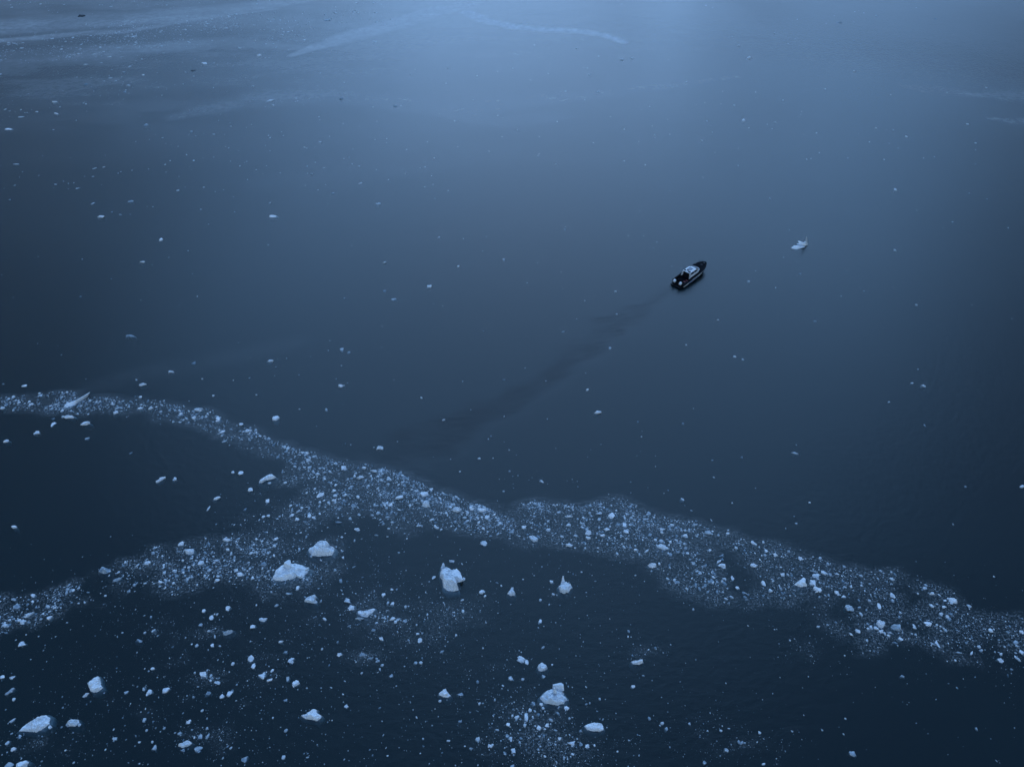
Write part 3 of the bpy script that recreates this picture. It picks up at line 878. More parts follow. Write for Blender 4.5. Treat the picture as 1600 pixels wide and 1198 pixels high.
def build_boat():
    root = link("tour_boat", None)
    tag(root, "dark-hulled cabin boat with white roof and two white outboards, underway on open water", "boat")
    # hull shell
    bm = bmesh.new()
    rows = []
    for s in ST:
        x, b, sh, bc, zc, zk = s
        rows.append([bm.verts.new(p) for p in ((x, -b, sh), (x, -bc, zc), (x, 0, zk), (x, bc, zc), (x, b, sh))])
    for A, B in zip(rows, rows[1:]):
        for k in range(4):
            bm.faces.new((A[k], A[k + 1], B[k + 1], B[k]))
    bm.faces.new(rows[0])
    link("hull", bm_mesh("hull", bm), BLACK, root)
    # deck: fore part at the sheer, cockpit sole lower
    bm = bmesh.new()
    X = [2.0, 3.6, 4.8, 5.7, 6.25, 6.42]
    xs = [-2.1, 0.0] + X
    L = [bm.verts.new((x, hull_at(x, 1) - 0.02, hull_at(x, 2) - 0.02)) for x in xs]
    M = [bm.verts.new((x, 0, hull_at(x, 2) + 0.06)) for x in xs]
    Q = [bm.verts.new((x, -hull_at(x, 1) + 0.02, hull_at(x, 2) - 0.02)) for x in xs]
    for i in range(len(xs) - 1):
        bm.faces.new((L[i], L[i + 1], M[i + 1], M[i])); bm.faces.new((M[i], M[i + 1], Q[i + 1], Q[i]))
    link("foredeck", bm_mesh("foredeck", bm), DECK, root)
    link("cockpit_sole", bm_mesh("cockpit_sole", bevel_box(-5.9, -2.1, -1.62, 1.62, 0.42, 0.60, 0.0)), DECK, root)
    for y in (-1, 1):
        x = [-5.95, -4, -2.1]
        bm = solidify(quad_strip([side(a, 1.0, y, -0.03)[:2] + (1.36,) for a in x], [side(a, 0.6, y, -0.10)[:2] + (0.5,) for a in x]), 0.10)
        link("bulwark", bm_mesh("bulwark", bm), BLACK, root)
    link("transom", bm_mesh("transom", bevel_box(-6.05, -5.88, -1.62, 1.62, 0.3, 1.20, 0.03)), BLACK, root)
    # rubber fender all round the sheer
    xs = [-6.0, -4.0, -2.0, 0.0, 1.2, 2.0, 2.8, 3.6, 4.2, 4.8, 5.3, 5.7, 6.0, 6.25]
    P = [(x, hull_at(x, 1), hull_at(x, 2) - 0.02) for x in xs] + [(6.47, 0, 2.0)] + [(x, -hull_at(x, 1), hull_at(x, 2) - 0.02) for x in xs[::-1]]
    link("fender", bm_mesh("fender", tube(P, 0.11)), BLACK, root)
    # swim platform behind the outboards
    link("swim_platform", bm_mesh("swim_platform", bevel_box(-6.95, -6.0, -1.62, 1.62, 0.22, 0.40, 0.05)), BLACK, root)
    # graphics on both topsides
    for y in (-1, 1):
        xs = np.linspace(-5.7, 3.9, 14)
        def f0(x): return 0.10 + 0.30 * (x + 5.7) / 9.6
        def wd(x): return 0.42 * math.sin(math.pi * min(1, max(0, (x + 5.9) / 10.0))) ** 0.7
        st = link("hull_stripe", bm_mesh("hull_stripe", solidify(quad_strip([side(x, f0(x) + wd(x), y, 0.02) for x in xs], [side(x, f0(x), y, 0.02) for x in xs]), 0.012)), WHITE, root)
        xs2 = np.linspace(-3.6, 0.6, 8)
        link("stripe_inlay", bm_mesh("stripe_inlay", solidify(quad_strip([side(x, f0(x) + wd(x) * 0.85, y, 0.045) for x in xs2], [side(x, f0(x) + wd(x) * 0.25, y, 0.045) for x in xs2]), 0.012)), BLUE, st)
        xs3 = np.linspace(-2.0, 2.6, 10)
        link("side_stripe", bm_mesh("side_stripe", solidify(quad_strip([side(x, 0.93, y, 0.025) for x in xs3], [side(x, 0.70, y, 0.025) for x in xs3]), 0.012)), GREY, root)
    # cabin
    cab = link("cabin", bm_mesh("cabin", bevel_box(-1.7, 2.3, -1.34, 1.34, 1.0, 1.78, 0.06, 0.03)), WHITE, root)
    bm = bmesh.new()
    add_hull_pts(bm, [(-1.62, -1.26, 1.75), (2.30, -1.26, 1.75), (2.95, -0.6, 1.72), (2.95, 0.6, 1.72), (2.30, 1.26, 1.75), (-1.62, 1.26, 1.75), (-1.62, -1.10, 2.46), (0.75, -1.10, 2.46), (1.10, -0.55, 2.48), (1.10, 0.55, 2.48), (0.75, 1.10, 2.46), (-1.62, 1.10, 2.46)])
    gl = link("glazing", bm_mesh("glazing", bm), GLASS, cab)
    bm = bmesh.new()
    add_hull_pts(bm, [(-1.7, -1.33, 1.05), (2.3, -1.33, 1.05), (3.25, -0.75, 1.15), (3.25, 0.75, 1.15), (2.3, 1.33, 1.05), (-1.7, 1.33, 1.05), (2.35, -1.30, 1.72), (3.02, -0.66, 1.70), (3.02, 0.66, 1.70), (2.35, 1.30, 1.72)])
    link("cabin_front", bm_mesh("cabin_front", bm), DECK, cab)
    # white frame round the windscreen foot and its mullions
    loop = [(0.9, -1.36, 1.80), (2.0, -1.36, 1.80), (2.5, -1.26, 1.79), (2.95, -0.86, 1.77), (3.14, -0.4, 1.76), (3.16, 0.0, 1.76), (3.14, 0.4, 1.76), (2.95, 0.86, 1.77), (2.5, 1.26, 1.79), (2.0, 1.36, 1.80), (0.9, 1.36, 1.80)]
    link("windscreen_frame", bm_mesh("windscreen_frame", tube(loop, 0.085)), WHITE, cab)
    for a, c in (((2.98, -0.55, 1.74), (1.16, -0.5, 2.50)), ((2.98, 0.55, 1.74), (1.16, 0.5, 2.50)), ((2.34, -1.28, 1.76), (0.82, -1.12, 2.48)), ((2.34, 1.28, 1.76), (0.82, 1.12, 2.48)), ((0.2, -1.28, 1.76), (-0.3, -1.12, 2.48)), ((0.2, 1.28, 1.76), (-0.3, 1.12, 2.48))):
        link("mullion", bm_mesh("mullion", tube([a, c], 0.055)), WHITE, cab)
    link("wiper_ledge", bm_mesh("wiper_ledge", bevel_box(1.95, 2.2, -0.3, 0.3, 2.02, 2.16, 0.04)), GREY, cab)
    bm = bmesh.new()
    add_hull_pts(bm, [(-2.25, -1.20, 2.46), (0.80, -1.22, 2.46), (1.35, -0.70, 2.47), (1.35, 0.70, 2.47), (0.80, 1.22, 2.46), (-2.25, 1.20, 2.46), (-2.25, -1.16, 2.56), (0.70, -1.12, 2.60), (1.15, -0.6, 2.60), (1.15, 0.6, 2.60), (0.70, 1.12, 2.60), (-2.25, 1.16, 2.56), (-1.9, -0.8, 2.70), (0.5, -0.8, 2.72), (0.5, 0.8, 2.72), (-1.9, 0.8, 2.70)])
    roof = link("roof", bm_mesh("roof", bm), WHITE, root)
    link("roof_panel", bm_mesh("roof_panel", bevel_box(-1.15, 0.35, -0.60, 0.60, 2.715, 2.78, 0.015)), PANEL, roof)
    for x in (-0.65, -0.15):
        link("panel_bar", bm_mesh("panel_bar", bevel_box(x - 0.02, x + 0.02, -0.62, 0.62, 2.781, 2.79, 0.0)), GREY, roof)
    link("radar", bm_mesh("radar", bevel_box(-1.75, -1.35, -0.3, 0.3, 2.70, 2.92, 0.06)), PANEL, roof)
    link("roof_locker", bm_mesh("roof_locker", bevel_box(-2.05, -1.6, -1.05, -0.45, 2.60, 2.78, 0.04)), BLACK, roof)
    link("roof_locker", bm_mesh("roof_locker", bevel_box(-2.05, -1.6, 0.5, 0.95, 2.60, 2.80, 0.04)), BLACK, roof)
    link("antenna", bm_mesh("antenna", tube([(-2.0, 0.2, 2.6), (-2.2, 0.2, 4.3)], 0.02)), WHITE, roof)
    link("antenna", bm_mesh("antenna", tube([(-1.9, -0.9, 2.6), (-2.05, -0.95, 3.6)], 0.02)), WHITE, roof)
    # posts and open doorway at the back of the cabin
    link("rear_bulkhead", bm_mesh("rear_bulkhead", bevel_box(-1.78, -1.71, -1.2, 1.2, 0.45, 2.46, 0.0)), DECK, root)
    for y in (-1, 1):
        link("roof_post", bm_mesh("roof_post", tube([(-2.15, y * 1.14, 2.48), (-2.35, y * 1.28, 1.7), (-2.4, y * 1.36, 1.05)], 0.075)), WHITE, root)
        link("roof_post", bm_mesh("roof_post", tube([(-1.75, y * 1.20, 2.46), (-1.78, y * 1.32, 1.02)], 0.07)), WHITE, root)
        link("cabin_wing", bm_mesh("cabin_wing", bevel_box(-2.45, -1.70, y * 1.36 - 0.04, y * 1.36 + 0.04, 1.0, 1.22, 0.02)), WHITE, root)
    # cockpit seats
    for x, y in ((-4.55, 0.85), (-3.5, -1.05), (-4.4, -0.95)):
        s = link("seat", bm_mesh("seat", bevel_box(x - 0.3, x + 0.3, y - 0.35, y + 0.35, 0.45, 0.82, 0.05)), DECK, root)
        link("cushion", bm_mesh("cushion", bevel_box(x - 0.26, x + 0.26, y - 0.3, y + 0.3, 0.82, 0.90, 0.03)), RED if y < 0.9 and x > -4.5 else DECK, s)
    # two outboards
    for y in (-0.92, 0.92):
        bm = bmesh.new()
        add_hull_pts(bm, [(-6.60, y - 0.27, 0.85), (-5.85, y - 0.30, 0.85), (-5.85, y + 0.30, 0.85), (-6.60, y + 0.27, 0.85), (-6.66, y - 0.25, 1.28), (-5.95, y - 0.30, 1.40), (-5.95, y + 0.30, 1.40), (-6.66, y + 0.25, 1.28), (-6.5, y - 0.18, 1.44), (-6.05, y - 0.2, 1.52), (-6.05, y + 0.2, 1.52), (-6.5, y + 0.18, 1.44)])
        ob = link("outboard", bm_mesh("outboard", bm), WHITE, root)
        link("outboard_leg", bm_mesh("outboard_leg", bevel_box(-6.5, -6.1, y - 0.12, y + 0.12, -0.6, 0.86, 0.04)), BLACK, ob)
        link("cowl_vent", bm_mesh("cowl_vent", bevel_box(-6.70, -6.60, y - 0.16, y + 0.16, 1.0, 1.16, 0.02)), GREY, ob)
    # low bow rail
    for y in (-1, 1):
        xs = [3.2, 4.2, 5.0, 5.7, 6.15]
        link("bow_rail", bm_mesh("bow_rail", tube([(x, y * (hull_at(x, 1) - 0.10), hull_at(x, 2) + 0.42) for x in xs], 0.022)), BLACK, root)
        for x in xs[:-1]:
            link("rail_post", bm_mesh("rail_post", tube([(x, y * (hull_at(x, 1) - 0.10), hull_at(x, 2) - 0.02), (x, y * (hull_at(x, 1) - 0.10), hull_at(x, 2) + 0.42)], 0.02)), BLACK, root)
    link("anchor_locker", bm_mesh("anchor_locker", bevel_box(4.4, 5.0, -0.3, 0.3, 1.5, 1.62, 0.03)), BLACK, root)
    link("bow_light", bm_mesh("bow_light", bevel_box(5.85, 6.0, -0.06, 0.06, 1.64, 1.76, 0.02)), WHITE, root)
    for o in root.children:      # superstructure stands on the deck, a little aft
        nm = o.name.split(".")[0]
        if nm in ("cabin", "roof", "roof_post", "rear_bulkhead", "cabin_wing"):
            o.location = (-0.55, 0, 0.32); o.scale = (0.94, 0.93, 1.0)
        elif nm in ("outboard", "seat"):
            o.location.z = 0.2
        elif nm in ("anchor_locker", "bow_light"):
            o.location.z = 0.3
    stern = gp(1055.3, 446.8, 0.40); bow = gp(1102.3, 407.5, 2.0)
    d = bow - stern
    ln = math.hypot(d.x, d.y)
    print("BOAT length", ln)
    k = ln / 13.4
    a = math.atan2(d.y, d.x)
    root.scale = (k, k, k)
    root.rotation_euler = (0, 0, a)
    root.location = (stern.x + math.cos(a) * 6.95 * k, stern.y + math.sin(a) * 6.95 * k, 0)
    LAND.append((1075, 428, "the boat"))


build_boat()

# ------------------------------------------------------------------ ice chunks, one by one
# photo position, width, height in photo pixels, kind (w white, c waterlogged, d dark), turn in degrees
CH = """
108 651 20 5 w 0;83 663 6 8 w 0;83 654 6 4 w 0;134 661 15 7 w 10;136 685 7 5 c 0;58 676 11 8 w 0;10 689 9 6 w 0;37.5 602.5 9 5 w 0;5.5 599.5 5 6 c 0;223 600.5 11 5 w 25
267 580.5 10 4 w 0;316 592 4 3 w 0;333 619 6 4 w 0;213 593 4 3 c 0;22.5 637.5 7 4 w 0;4 637.5 7 5 w 0;47.5 632 8 5 w 0;180 645 9 6 w 0;219 637.5 8 5 w 0;235.5 637.5 8 5 w 0
189 637.5 6 4 w 0;156.5 639 5 5 w 0;309.5 640 14 8 w 0;282 646.5 7 5 w 0;303 652.5 7 5 w 0;271 659 6 4 w 0;264 641 7 4 w 0;341 654.5 9 11 w 0;377 662.5 7 5 w 0;388 672.5 11 7 w 15
348 674 6 6 w 0;349.5 689.5 6 3 w 0;393 700.5 5 4 w 0;251 749 16 6 w 30;273 748.5 8 7 w 0;376 738.5 9 7 w 0;364.5 738 5 5 w 0;338 778 13 6 w 15;325 795 7 4 w 0;383 796 6 5 w 0
391 764.5 9 7 w 0;22.5 823 10 5 w 0;282.5 849.5 10 7 w 0;354 843 11 7 w 0
421 754.5 6 5 w 0;406 753.5 6 5 w 0;417.5 782.5 7 7 w 0;411 807 7 5 w 0;419 805 7 6 w 0;479.5 708 8 5 w 0;482 718 8 5 w 0;537 731 10 8 w 0;568 731 7 4 w 0;584 735.5 12 6 w 0
593 699 11 9 w 20;626 738 6 5 w 0;500 773 14 8 w 30;523 774 8 6 w 0;521.5 781.5 8 5 w 0;563 745.5 12 7 w 10;623 776.5 15 7 w 10;610 788 7 7 w 0;663 771.5 12 9 w 20;673.5 764 6 6 w 0
714.5 796 16 9 w 10;753 796.5 12 7 w 0;761 808 8 7 w 0;738 795 8 5 w 0;709.5 788 6 5 w 0;778 818 5 4 w 0;457 804 7 5 w 0;464.5 811 7 6 w 0;483.5 805.5 6 7 w 0;490 809 9 5 w 0
477 815 8 4 c 0;530 815 13 5 c 0;547 810 6 6 c 0;558 826.5 10 6 w 0;594 811.5 5 5 w 0;655.5 821 6 5 w 0;588 836 6 4 w 0;431 841.5 7 6 w 0;756 848.5 12 8 w 0;410 881 13 9 c 0
451 926.5 12 5 c 0;510 880.5 4 7 w 0;543 938 11 8 w 0;549.5 949 12 10 w 0;561.5 966 15 6 c 0;599 929 6 7 w 0;606 941.5 6 5 w 0;613 942.5 6 7 w 0;613 966 10 6 w 0;622 967 9 6 c 0
633 969.5 7 6 c 0;411 967.5 13 8 w 0;465.5 918 6 7 w 0;753.5 924 11 8 w 0;678 902 6 6 w 0;777 910.5 5 5 w 0;783.5 915 5 5 w 0;723 937 5 6 w 0;623 863 5 4 c 0;536 871 5 5 w 0;533 908 8 4 w 0
890 851 12 7 w 0;955.5 806.5 12 11 w 0;936 801.5 10 5 w 0;936.5 810 7 7 c 0;976 820 8 8 w 0;966.5 819 8 6 c 0;978 830 9 8 w 0;948 826.5 10 7 w 0;941.5 836.5 8 5 w 0;920 831.5 13 9 w 0
919 840 8 5 w 0;888 820 8 6 w 0;889.5 806.5 12 5 w 15;889 828 6 5 w 0;900 836.5 8 5 c 0;1035 827 10 6 w 0;1018 883 16 8 w 0;1030 881 5 4 w 0;1017.5 892 4 3 w 0;993.5 858 7 5 w 0
975.5 855 5 4 w 0;1015.5 835 7 6 c 0;1071 829 8 4 w 0;1070 837 9 6 w 0;1057 836.5 6 5 w 0;1086 819.5 12 5 c 0;1106 831.5 12 9 c 0;1113 830 5 3 w 0;1084 879.5 8 6 c 0;1127 883.5 14 8 w 0
1123 877 10 4 w 15;1127 868 10 5 c 0;1144.5 903 5 8 w 0;1131.5 904 7 5 w -20;1152.5 918 7 5 w 0;1166 937 5 4 w 0;862 908.5 7 6 w 0;844 971 6 8 w 0;982.5 986 5 4 w 0;815 1030 15 10 w -15
823 1034 7 8 w 0;849 1011 5 5 w 0;1024 1011.5 5 4 w 0;819 823 8 8 w 0;802 828 5 5 w 0;1177 848 8 8 w 0;1178 883 12 7 w 0;1044 766 4 4 w 0;1066 780 7 6 c 0;845 751 6 4 w 20;979 803 6 5 w 0
1193 847 5 6 w 0;1197 860 6 6 w 0;1212 866 8 6 w 0;1251 872 9 7 w 0;1282 871.5 6 5 w 0;1294 881 8 4 w -15;1319 885 7 4 c 0;1223 897.5 7 5 w 0;1237 899 6 4 w -20;1193 911 7 9 w 0
1207.5 908 5 5 c 0;1270 910 11 10 w 0;1277.5 921 13 10 w 0;1274.5 899 12 8 w 0;1288 894.5 10 8 w 0;1297 897 6 6 c 0;1272 892 14 5 c 0;1308.5 926 8 8 w 0;1318 932 7 5 w 0;1295 930 5 4 w 0
1328 949.5 14 11 c 0;1395 930.5 9 8 w 0;1374 947 6 10 w 0;1368.5 981 9 6 w 0;1361 979 6 6 w 0;1377 986 8 5 w 0;1340 985.5 9 6 w -20;1391 988.5 6 4 w 0;1407 998 8 5 w -20;1450 974 12 9 w 0
1470.5 959 7 6 w 0;1481 963 7 6 w 0;1489 938 14 9 w -20;1476.5 938 6 5 w 0;1457 927 11 6 w 0;1445 918.5 7 5 w 0;1465 1006 6 12 w 0;1500 1019 12 4 c 0;1563 1031 10 8 w 0;1575 1054.5 5 5 c 0
1597 1018.5 8 9 w 0;1597 987 8 6 w 0;1576 987 7 5 c 0;1278.5 979 7 4 c 0;1403 1008.5 4 4 c 0;1410 1056.5 8 5 c -10;1306 972 5 5 c 0;1529 1010 6 5 c 0;1407 957 6 5 c 0
230.5 879 10 7 w 10;313.5 879 11 8 w 0;352 883 9 6 c 0;375 897 12 8 w 0;339 906 9 5 w 0;276 900 7 6 c 0;249.5 909 11 6 w 0;259 908 6 4 w 0;183 905 15 6 c 10;201 923 6 7 c 0
226 911 5 5 c 0;51.5 930.5 9 6 w 0;21.5 936 9 5 c 0;26 947 12 9 c 0;46 959.5 14 9 w 15;35 971 10 8 w 0;56 959 5 5 w 0;77.5 964.5 8 7 w 0;34 1005.5 11 10 w 20;217 1001 16 5 c 0
240 985 7 6 c 0;318.5 954 6 6 w 0;330 965 7 8 w 0;313 975 8 7 c 0;356 950 8 8 w 0;395.5 978 9 8 w 0;358 987 20 7 c 10;307 1009 6 5 w 0;332 1007.5 6 6 w 0;238 1044 7 5 w 0
391 1029 11 11 w 30;395.5 1040 8 9 w 0;363.5 1036.5 6 4 w 0;318 1053 13 9 w -10;304 1050.5 6 5 w 0;339.5 1066.5 10 6 w 0;325 1083.5 10 8 c 0;346.5 1087.5 8 7 w 0;359 1082 11 12 w 0;370 1069 5 5 w 0
258.5 1078 12 9 w 0;233.5 1082 9 10 w 0;225 1076 6 6 c 0;197 1081 7 6 c 0;134 1085.5 10 6 w 25;18.5 1058 9 6 w 0;3.5 1057 8 6 w 0;15 1080 15 7 c 35;22 1092 6 5 w 0;124.5 1132 6 5 c 0
78 1136 7 6 w 0;30 1150.5 9 7 c 0;14 1195 14 9 c 0;20.5 1170 9 6 w 0;12 1160 7 8 c 0;19 1125 10 6 c 30;293.5 1127 9 7 w 0;225 1124 7 7 c 0;281 1145 8 5 c 0;312.5 1150 8 8 c 0
309.5 1169.5 13 12 c 0;285 1171.5 8 6 c 0;240.5 1168 8 10 c 0;179 1154 8 8 c 0;218 1159 6 5 c 0;382.5 1185 11 11 c 20;256.5 1137 6 4 c 0
439 1002 8 5 w 0;445.5 1019 8 5 c 0;454 1032 11 11 w 0;409 1055 13 12 w 0;421 1062 10 5 w 20;450 1060 6 9 c 0;462 1068 12 11 w 0;530.5 1022 9 7 w 20;446 1093 7 5 c 0;541 1103 7 7 w 0
611 1055 7 6 c 0;566 1022.5 12 7 c 0;579 1028 8 5 c 0;590 1032 7 5 c 0;583 984 8 5 c 0;596 997.5 8 6 w 0;621 987 5 5 w 0;656 1000 8 8 w 0;546 977.5 5 5 c 0;527.5 1003 5 4 w 0
649 1035 7 5 c 0;657.5 1035 6 5 c 0;687.5 1095 5 3 c 0;719 1084 11 6 c 0;746 1155.5 8 8 c 0;766 1165 8 6 w 0;736 1169 7 5 c 0;797.5 1059 8 7 w 0;443 1182.5 6 6 w 0;793.5 1131 7 6 w 0
777.5 1140 5 5 w 0;793 1150 7 7 c 0;789 1176 6 6 c 0;700 1157 6 3 c 0;536 1084 5 4 w 0;712.5 992 5 4 w 0;667.5 960 4 4 w 0;655 961 5 4 w 0
849 1056 7 6 c 0;885 1106 7 8 w -40;822 1120 7 13 w 0;833 1099 9 7 c 0;846 1100 7 5 w 0;828 1109 6 6 w 0;842.5 1137 8 7 w -15;854.5 1133 8 7 w 0;867.5 1140 5 6 c 0;892.5 1161 13 9 w 0
907.5 1162 6 7 c 0;917.5 1165.5 8 7 w 0;929 1164 5 5 w 0;874 1153 6 6 w 0;797 1154 7 7 w 0;802 1172.5 8 8 w 0;937.5 1092 5 6 w 0;989 1072 7 5 w 0;1005 1055 5 5 w 0;1041 1139 6 7 c 0
1014.5 1122 6 4 c 0;1135 1171 8 6 c -30;1101 1190 7 7 c 0;801 1196 8 6 c 0;841 1171 6 5 c 0;1333 1177 12 9 c -25;1193 1193 5 5 c 0;1321 1122 3 6 c 0
145 318 7 4 w 0;158 338.5 13 4 w 0;204 314 9 4 c 15;175 331.5 5 3 w 0;188 335.5 5 3 w 0;251 375.5 8 3 w 0;222.5 409 9 4 w 0;205 525 19 5 c 0;303 567 8 4 w 15;126 463 4 3 c 0;16 312 4 3 c 0
422 317 5 4 w 0;427.5 338 14 4 w 0;519 302.5 7 4 w 0;591 318 9 4 c 0;600.5 410.5 8 4 w 0;601 454.5 6 3 w 0;671 447 9 6 w -20;538 465.5 5 3 w 0;615.5 467.5 9 4 c 0;787 405.5 7 3 w 0
716 416.5 5 4 w 0;422 564 12 4 w 0;534 546 8 4 w 15;545 550.5 7 3 w 0;686 371 4 3 w 0;431 653.5 11 9 w -20;533.5 603 10 5 w 0;510 640 7 4 w 0;693 656 5 4 w 0
961.5 456 6 5 w 0;963 491 5 3 c 0;880 518 5 3 w 0;953 544 6 4 w 0;917.5 609 6 4 w 0;934 644 12 5 w 0;1067 661.5 4 4 w 0;1399 296.5 7 5 w 0;1203 310.6 4 2 w 0;1250 427.5 5 3 w 0
1170 440 7 3 w 0;1273.5 502 5 3 w 0;1432 477 6 5 w 0;1350 455 4 2 w 0;1398.5 391 6 3 c 0;1147.5 557 6 4 w 0;1161 562 6 4 w 0;1122 500 5 3 c 0;1425 598.5 6 4 w -20;1443 603 9 5 c -20
1389 628 5 3 w 0;1445 665 5 3 w 0;1242 708 12 3 c 0;1159 714 7 4 c 0;1509 760 4 3 w 0;1596 760 7 3 c 0;1144 786 4 3 c 0;1244 817.5 5 3 c -20
128 25 17 4 d 0;422 157 17 3 w 5;534 155 10 3 w 5;618 166.5 7 4 w 0;14 202 18 3 w 0;228 195 15 2 d 0;302 110 11 3 d 10;586 65 11 3 w 0;320 99 14 4 w 0;405 87 10 4 w 0
193 113 6 3 w 0;201 134 8 3 w 0;135 132 8 3 w 0;86 159 12 4 w 0;88 178 7 3 w 0;299 206 7 3 w 0;195 144 7 3 w 0;395 135 5 3 w 0;26 257 7 3 w 0;512 31 18 5 c 0;487 272 5 3 w 0
935 144 6 3 d 0;1334 112 7 2 d 0;1171 91 8 3 w 0;1161 189 10 2 c 0;1396 203 3 2 d 0;972 94 7 3 d 0;1369 25 5 3 d 0;1210 53 5 2 d 0;921 117 5 2 d 0;988 92 6 2 d 0;1154 72 5 2 d 0;1462 30 7 2 d 0;1310 36 8 2 d 0
"""
ROWS = []
for tok in CH.replace("\n", ";").split(";"):
    f = tok.split()
    if len(f) == 6:
        ROWS.append((float(f[0]), float(f[1]), float(f[2]), float(f[3]), f[4], float(f[5])))
MAX_CHUNKS = 300 - len(LAND)
ROWS.sort(key=lambda r: -r[2] * r[3])
print("CHUNK rows", len(ROWS))
EXTRA = ROWS[MAX_CHUNKS:]
ROWS = ROWS[:MAX_CHUNKS]


def chunk_dims(u, v, wp, hp, rnd):
    s, dep = mpp(u, v)
    if v < 300: wp, hp = wp * 0.72, hp * 0.8
    wm = wp * s
    hz = min(0.34 * wm, 0.55 * hp * s / max(math.cos(dep), 0.2)) * rnd.uniform(0.75, 1.15)
    d = (hp * s - 0.5 * hz * math.cos(dep)) / math.sin(dep)
    return wm, max(0.35 * wm, min(d, 2.2 * wm)), max(hz, 0.06)


ORD = ["nearest", "second", "third", "fourth", "fifth", "sixth", "seventh", "eighth", "ninth", "tenth"]


def region(u, v):
    if v < 300: return ("tiny pale ice fragment in the far upper left ice field", "far fragments left") if u < 700 else ("tiny ice fragment far off at the upper right", "far fragments right")
    xs = lambda B: np.interp(u, [p[0] for p in B], [p[1] for p in B])
    if u < 490 and xs(B1u) - 4 <= v <= xs(B1l) + 8: return ("small ice bit packed inside the upper left brash band", "bits in the upper left band")
    if 440 <= u < 800 and xs(B2u) - 4 <= v <= xs(B2l) + 6: return ("small ice bit packed inside the central brash band", "bits in the central band")
    if u >= 796 and xs(B3u) - 4 <= v <= xs(B3l) + 8: return ("small ice bit packed inside the right brash band", "bits in the right band")
    if u < 450 and xs(B4u) - 4 <= v <= xs(B4l) + 8: return ("small ice bit packed inside the lower left brash band", "bits in the lower left band")
    if v < 860 and v < xs(B3u if u > 796 else (B2u if u > 440 else B1u)): return ("small lone ice fragment on open water around the boat", "lone fragments on open water")
    if u < 500 and v < 860: return ("small ice fragment in the dark gap between the two left bands", "fragments in the left gap")
    if u < 480: return ("small ice fragment scattered in the bottom left quarter", "fragments bottom left")
    if u < 760: return ("small ice fragment scattered below the central bergs", "fragments bottom middle")
    if u < 960: return ("small ice fragment strewn around the horned berg", "fragments round the horned berg")
    return ("small ice fragment alone on dark water at the bottom right", "fragments bottom right")


rnd = random.Random(5)
used = {}
info = []
for r in ROWS:
    u, v, wp, hp, kd, an = r
    near = sorted(LAND, key=lambda l: (l[0] - u) ** 2 + (1.25 * (l[1] - v)) ** 2)[0]
    dx, dy = u - near[0], v - near[1]
    if abs(dx) > 1.9 * abs(dy): rel = "right of" if dx > 0 else "left of"
    elif abs(dy) > 1.9 * abs(dx): rel = "below" if dy > 0 else "above"
    else: rel = ("below " if dy > 0 else "above ") + ("right of" if dx > 0 else "left of")
    info.append((r, near, rel, math.hypot(dx, dy)))
ranks = {}
for i, (r, near, rel, ds) in enumerate(info):
    if r[2] * r[3] >= (36 if r[1] > 300 else 24): ranks.setdefault((near[2], rel), []).append((ds, i))
label_of = {}
for (nm, rel), lst in ranks.items():
    lst.sort()
    for k, (ds, i) in enumerate(lst):
        r = info[i][0]
        shape = {"w": "pale", "c": "dim", "d": "dark"}[r[4]]
        if r[2] > 2.0 * r[3]: shape += " long"
        elif r[3] > 1.2 * r[2]: shape += " upright"
        if len(lst) == 1: t = "%s ice chunk %s %s" % (shape, rel, nm)
        else: t = "%s ice chunk, %s out %s %s" % (shape, ORD[min(k, 9)], rel, nm)
        label_of[i] = t
for i, (r, near, rel, ds) in enumerate(info):
    u, v, wp, hp, kd, an = r
    wm, dm, hz = chunk_dims(u, v, wp, hp, rnd)
    pool = {"w": CHUNKS, "c": CHUNKS_CLEAR, "d": CHUNKS_DARK}[kd]
    o = bpy.data.objects.new("ice_chunk", rnd.choice(pool))
    C.objects.link(o)
    o.location = gp(u, v, 0.25 * hz)
    o.location.z = -0.25 * hz if kd == "c" else 0.0
    o.scale = (wm / 2 * rnd.choice((-1, 1)), dm / 2 * rnd.choice((-1, 1)), hz)
    o.rotation_euler = (0, 0, R(an * 1.3 + rnd.uniform(-12, 12)))
    if kd == "d":
        tag(o, label_of.get(i, "tiny dark ice fragment on the bright water at the top"), "ice chunk", "dark fragments far off")
    elif i in label_of:
        tag(o, label_of[i], "ice chunk", "ice chunks adrift")
    else:
        lb, gr = region(u, v)
        tag(o, lb, "ice chunk", gr)


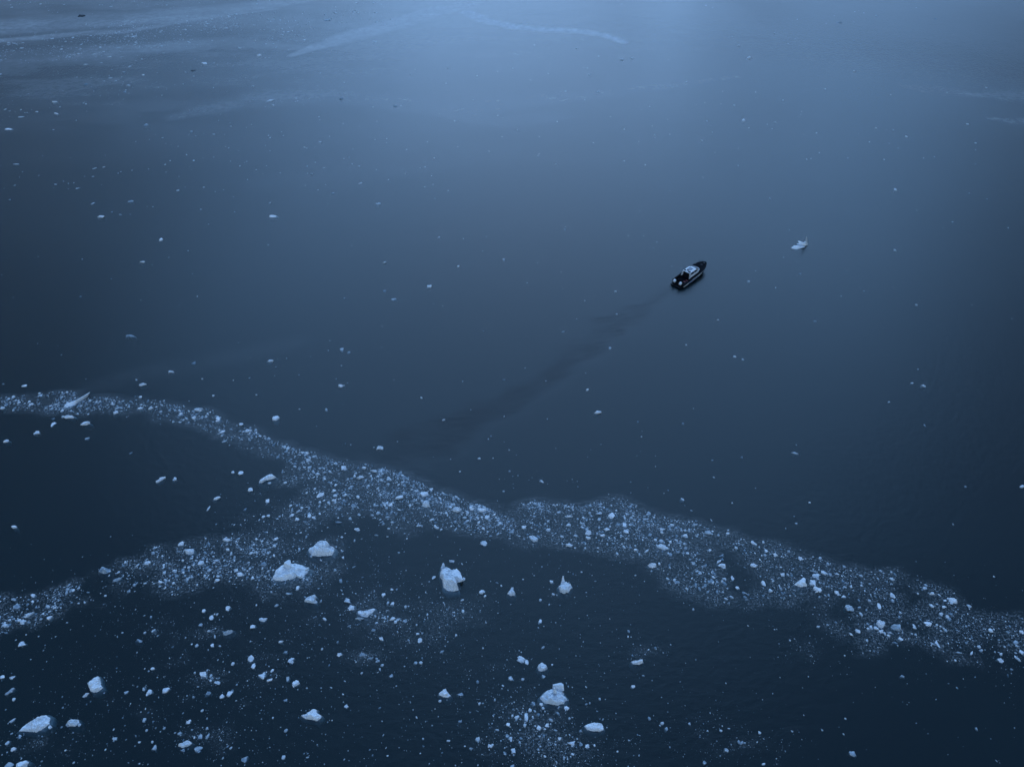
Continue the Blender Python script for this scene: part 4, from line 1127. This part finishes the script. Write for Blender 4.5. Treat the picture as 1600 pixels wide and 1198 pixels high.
# ------------------------------------------------------------------ uncountable brash as one mass
def build_brash():
    rg = np.random.default_rng(77)
    var = []
    for k in range(10):
        V = ICO1 * (1 + 0.28 * rg.normal(size=(len(ICO1), 1)).clip(-1.3, 1.3)); V[:, 0] *= rg.uniform(0.8, 1.5); var.append(V)
    OCT = np.array([[1, 0, 0], [-1, 0, 0], [0, 1, 0], [0, -1, 0], [0, 0, 1], [0, 0, -1]], float)
    OF = np.array([[0, 2, 4], [2, 1, 4], [1, 3, 4], [3, 0, 4], [2, 0, 5], [1, 2, 5], [3, 1, 5], [0, 3, 5]])
    Pb, Sb, Ps, Ss = [], [], [], []
    for p, s in COARSE + LOOSE[:3]:
        Pb.append(p); Sb.append(s * 0.62)
    Pf = np.concatenate([p for p, s in FAR + LOOSE[3:]]); Sf = np.concatenate([s for p, s in FAR + LOOSE[3:]]) * 0.58
    for p, s in FINE:
        s = s * 0.55
        k = s > 0.085
        Pb.append(p[k]); Sb.append(s[k]); Ps.append(p[~k]); Ss.append(s[~k])
    ex = [(gp(u, v), mpp(u, v)[0] * wp / 2) for u, v, wp, hp, kd, an in EXTRA]
    Pb.append(np.array([[q.x, q.y] for q, s in ex]).reshape(-1, 2)); Sb.append(np.array([s for q, s in ex]))
    Vs, Fs, At = [], [], []
    base = 0

    def add(P, S, shapes, F, flat, low=0.02):
        nonlocal base
        n = len(P); nv = len(shapes[0])
        sh = np.stack(shapes)[rg.integers(0, len(shapes), n)]
        a = rg.uniform(0, 2 * math.pi, n); ca, sa = np.cos(a), np.sin(a)
        sx = S * rg.uniform(0.8, 1.25, n); sy = S * rg.uniform(0.55, 1.0, n); sz = S * rg.uniform(*flat, n)
        x = sh[..., 0] * sx[:, None]; y = sh[..., 1] * sy[:, None]; z = sh[..., 2] * sz[:, None]
        X = x * ca[:, None] - y * sa[:, None] + P[:, 0][:, None]; Y = x * sa[:, None] + y * ca[:, None] + P[:, 1][:, None]
        shade = np.clip(rg.beta(1.3, 1.9, n), low, 1)
        Z = z + (sz * (-0.45 + 0.55 * shade))[:, None]
        Vs.append(np.stack([X, Y, Z], -1).reshape(-1, 3))
        Fs.append((F[None] + (np.arange(n) * nv)[:, None, None] + base).reshape(-1, 3))
        At.append(np.repeat(shade, nv)); base += n * nv
    Pb = np.concatenate(Pb); Sb = np.concatenate(Sb); Ps = np.concatenate(Ps); Ss = np.concatenate(Ss)
    add(Pb, Sb, var, ICO1F, (0.35, 0.7))
    add(Ps, Ss, [OCT], OF, (0.4, 0.8))
    add(Pf, Sf, var, ICO1F, (0.15, 0.3), 0.55)
    V = np.concatenate(Vs); F = np.concatenate(Fs)
    print("BRASH", len(Pb), len(Ps), len(F))
    me = from_arrays("brash_ice", V, F)
    at = me.attributes.new("shade", 'FLOAT', 'POINT'); at.data.foreach_set("value", np.concatenate(At).astype(np.float32))
    o = link("brash_ice", me, ICE_BITS)
    tag(o, "fine broken brash ice strewn in curving drift bands over the dark water", "brash ice", kind="stuff")


build_brash()
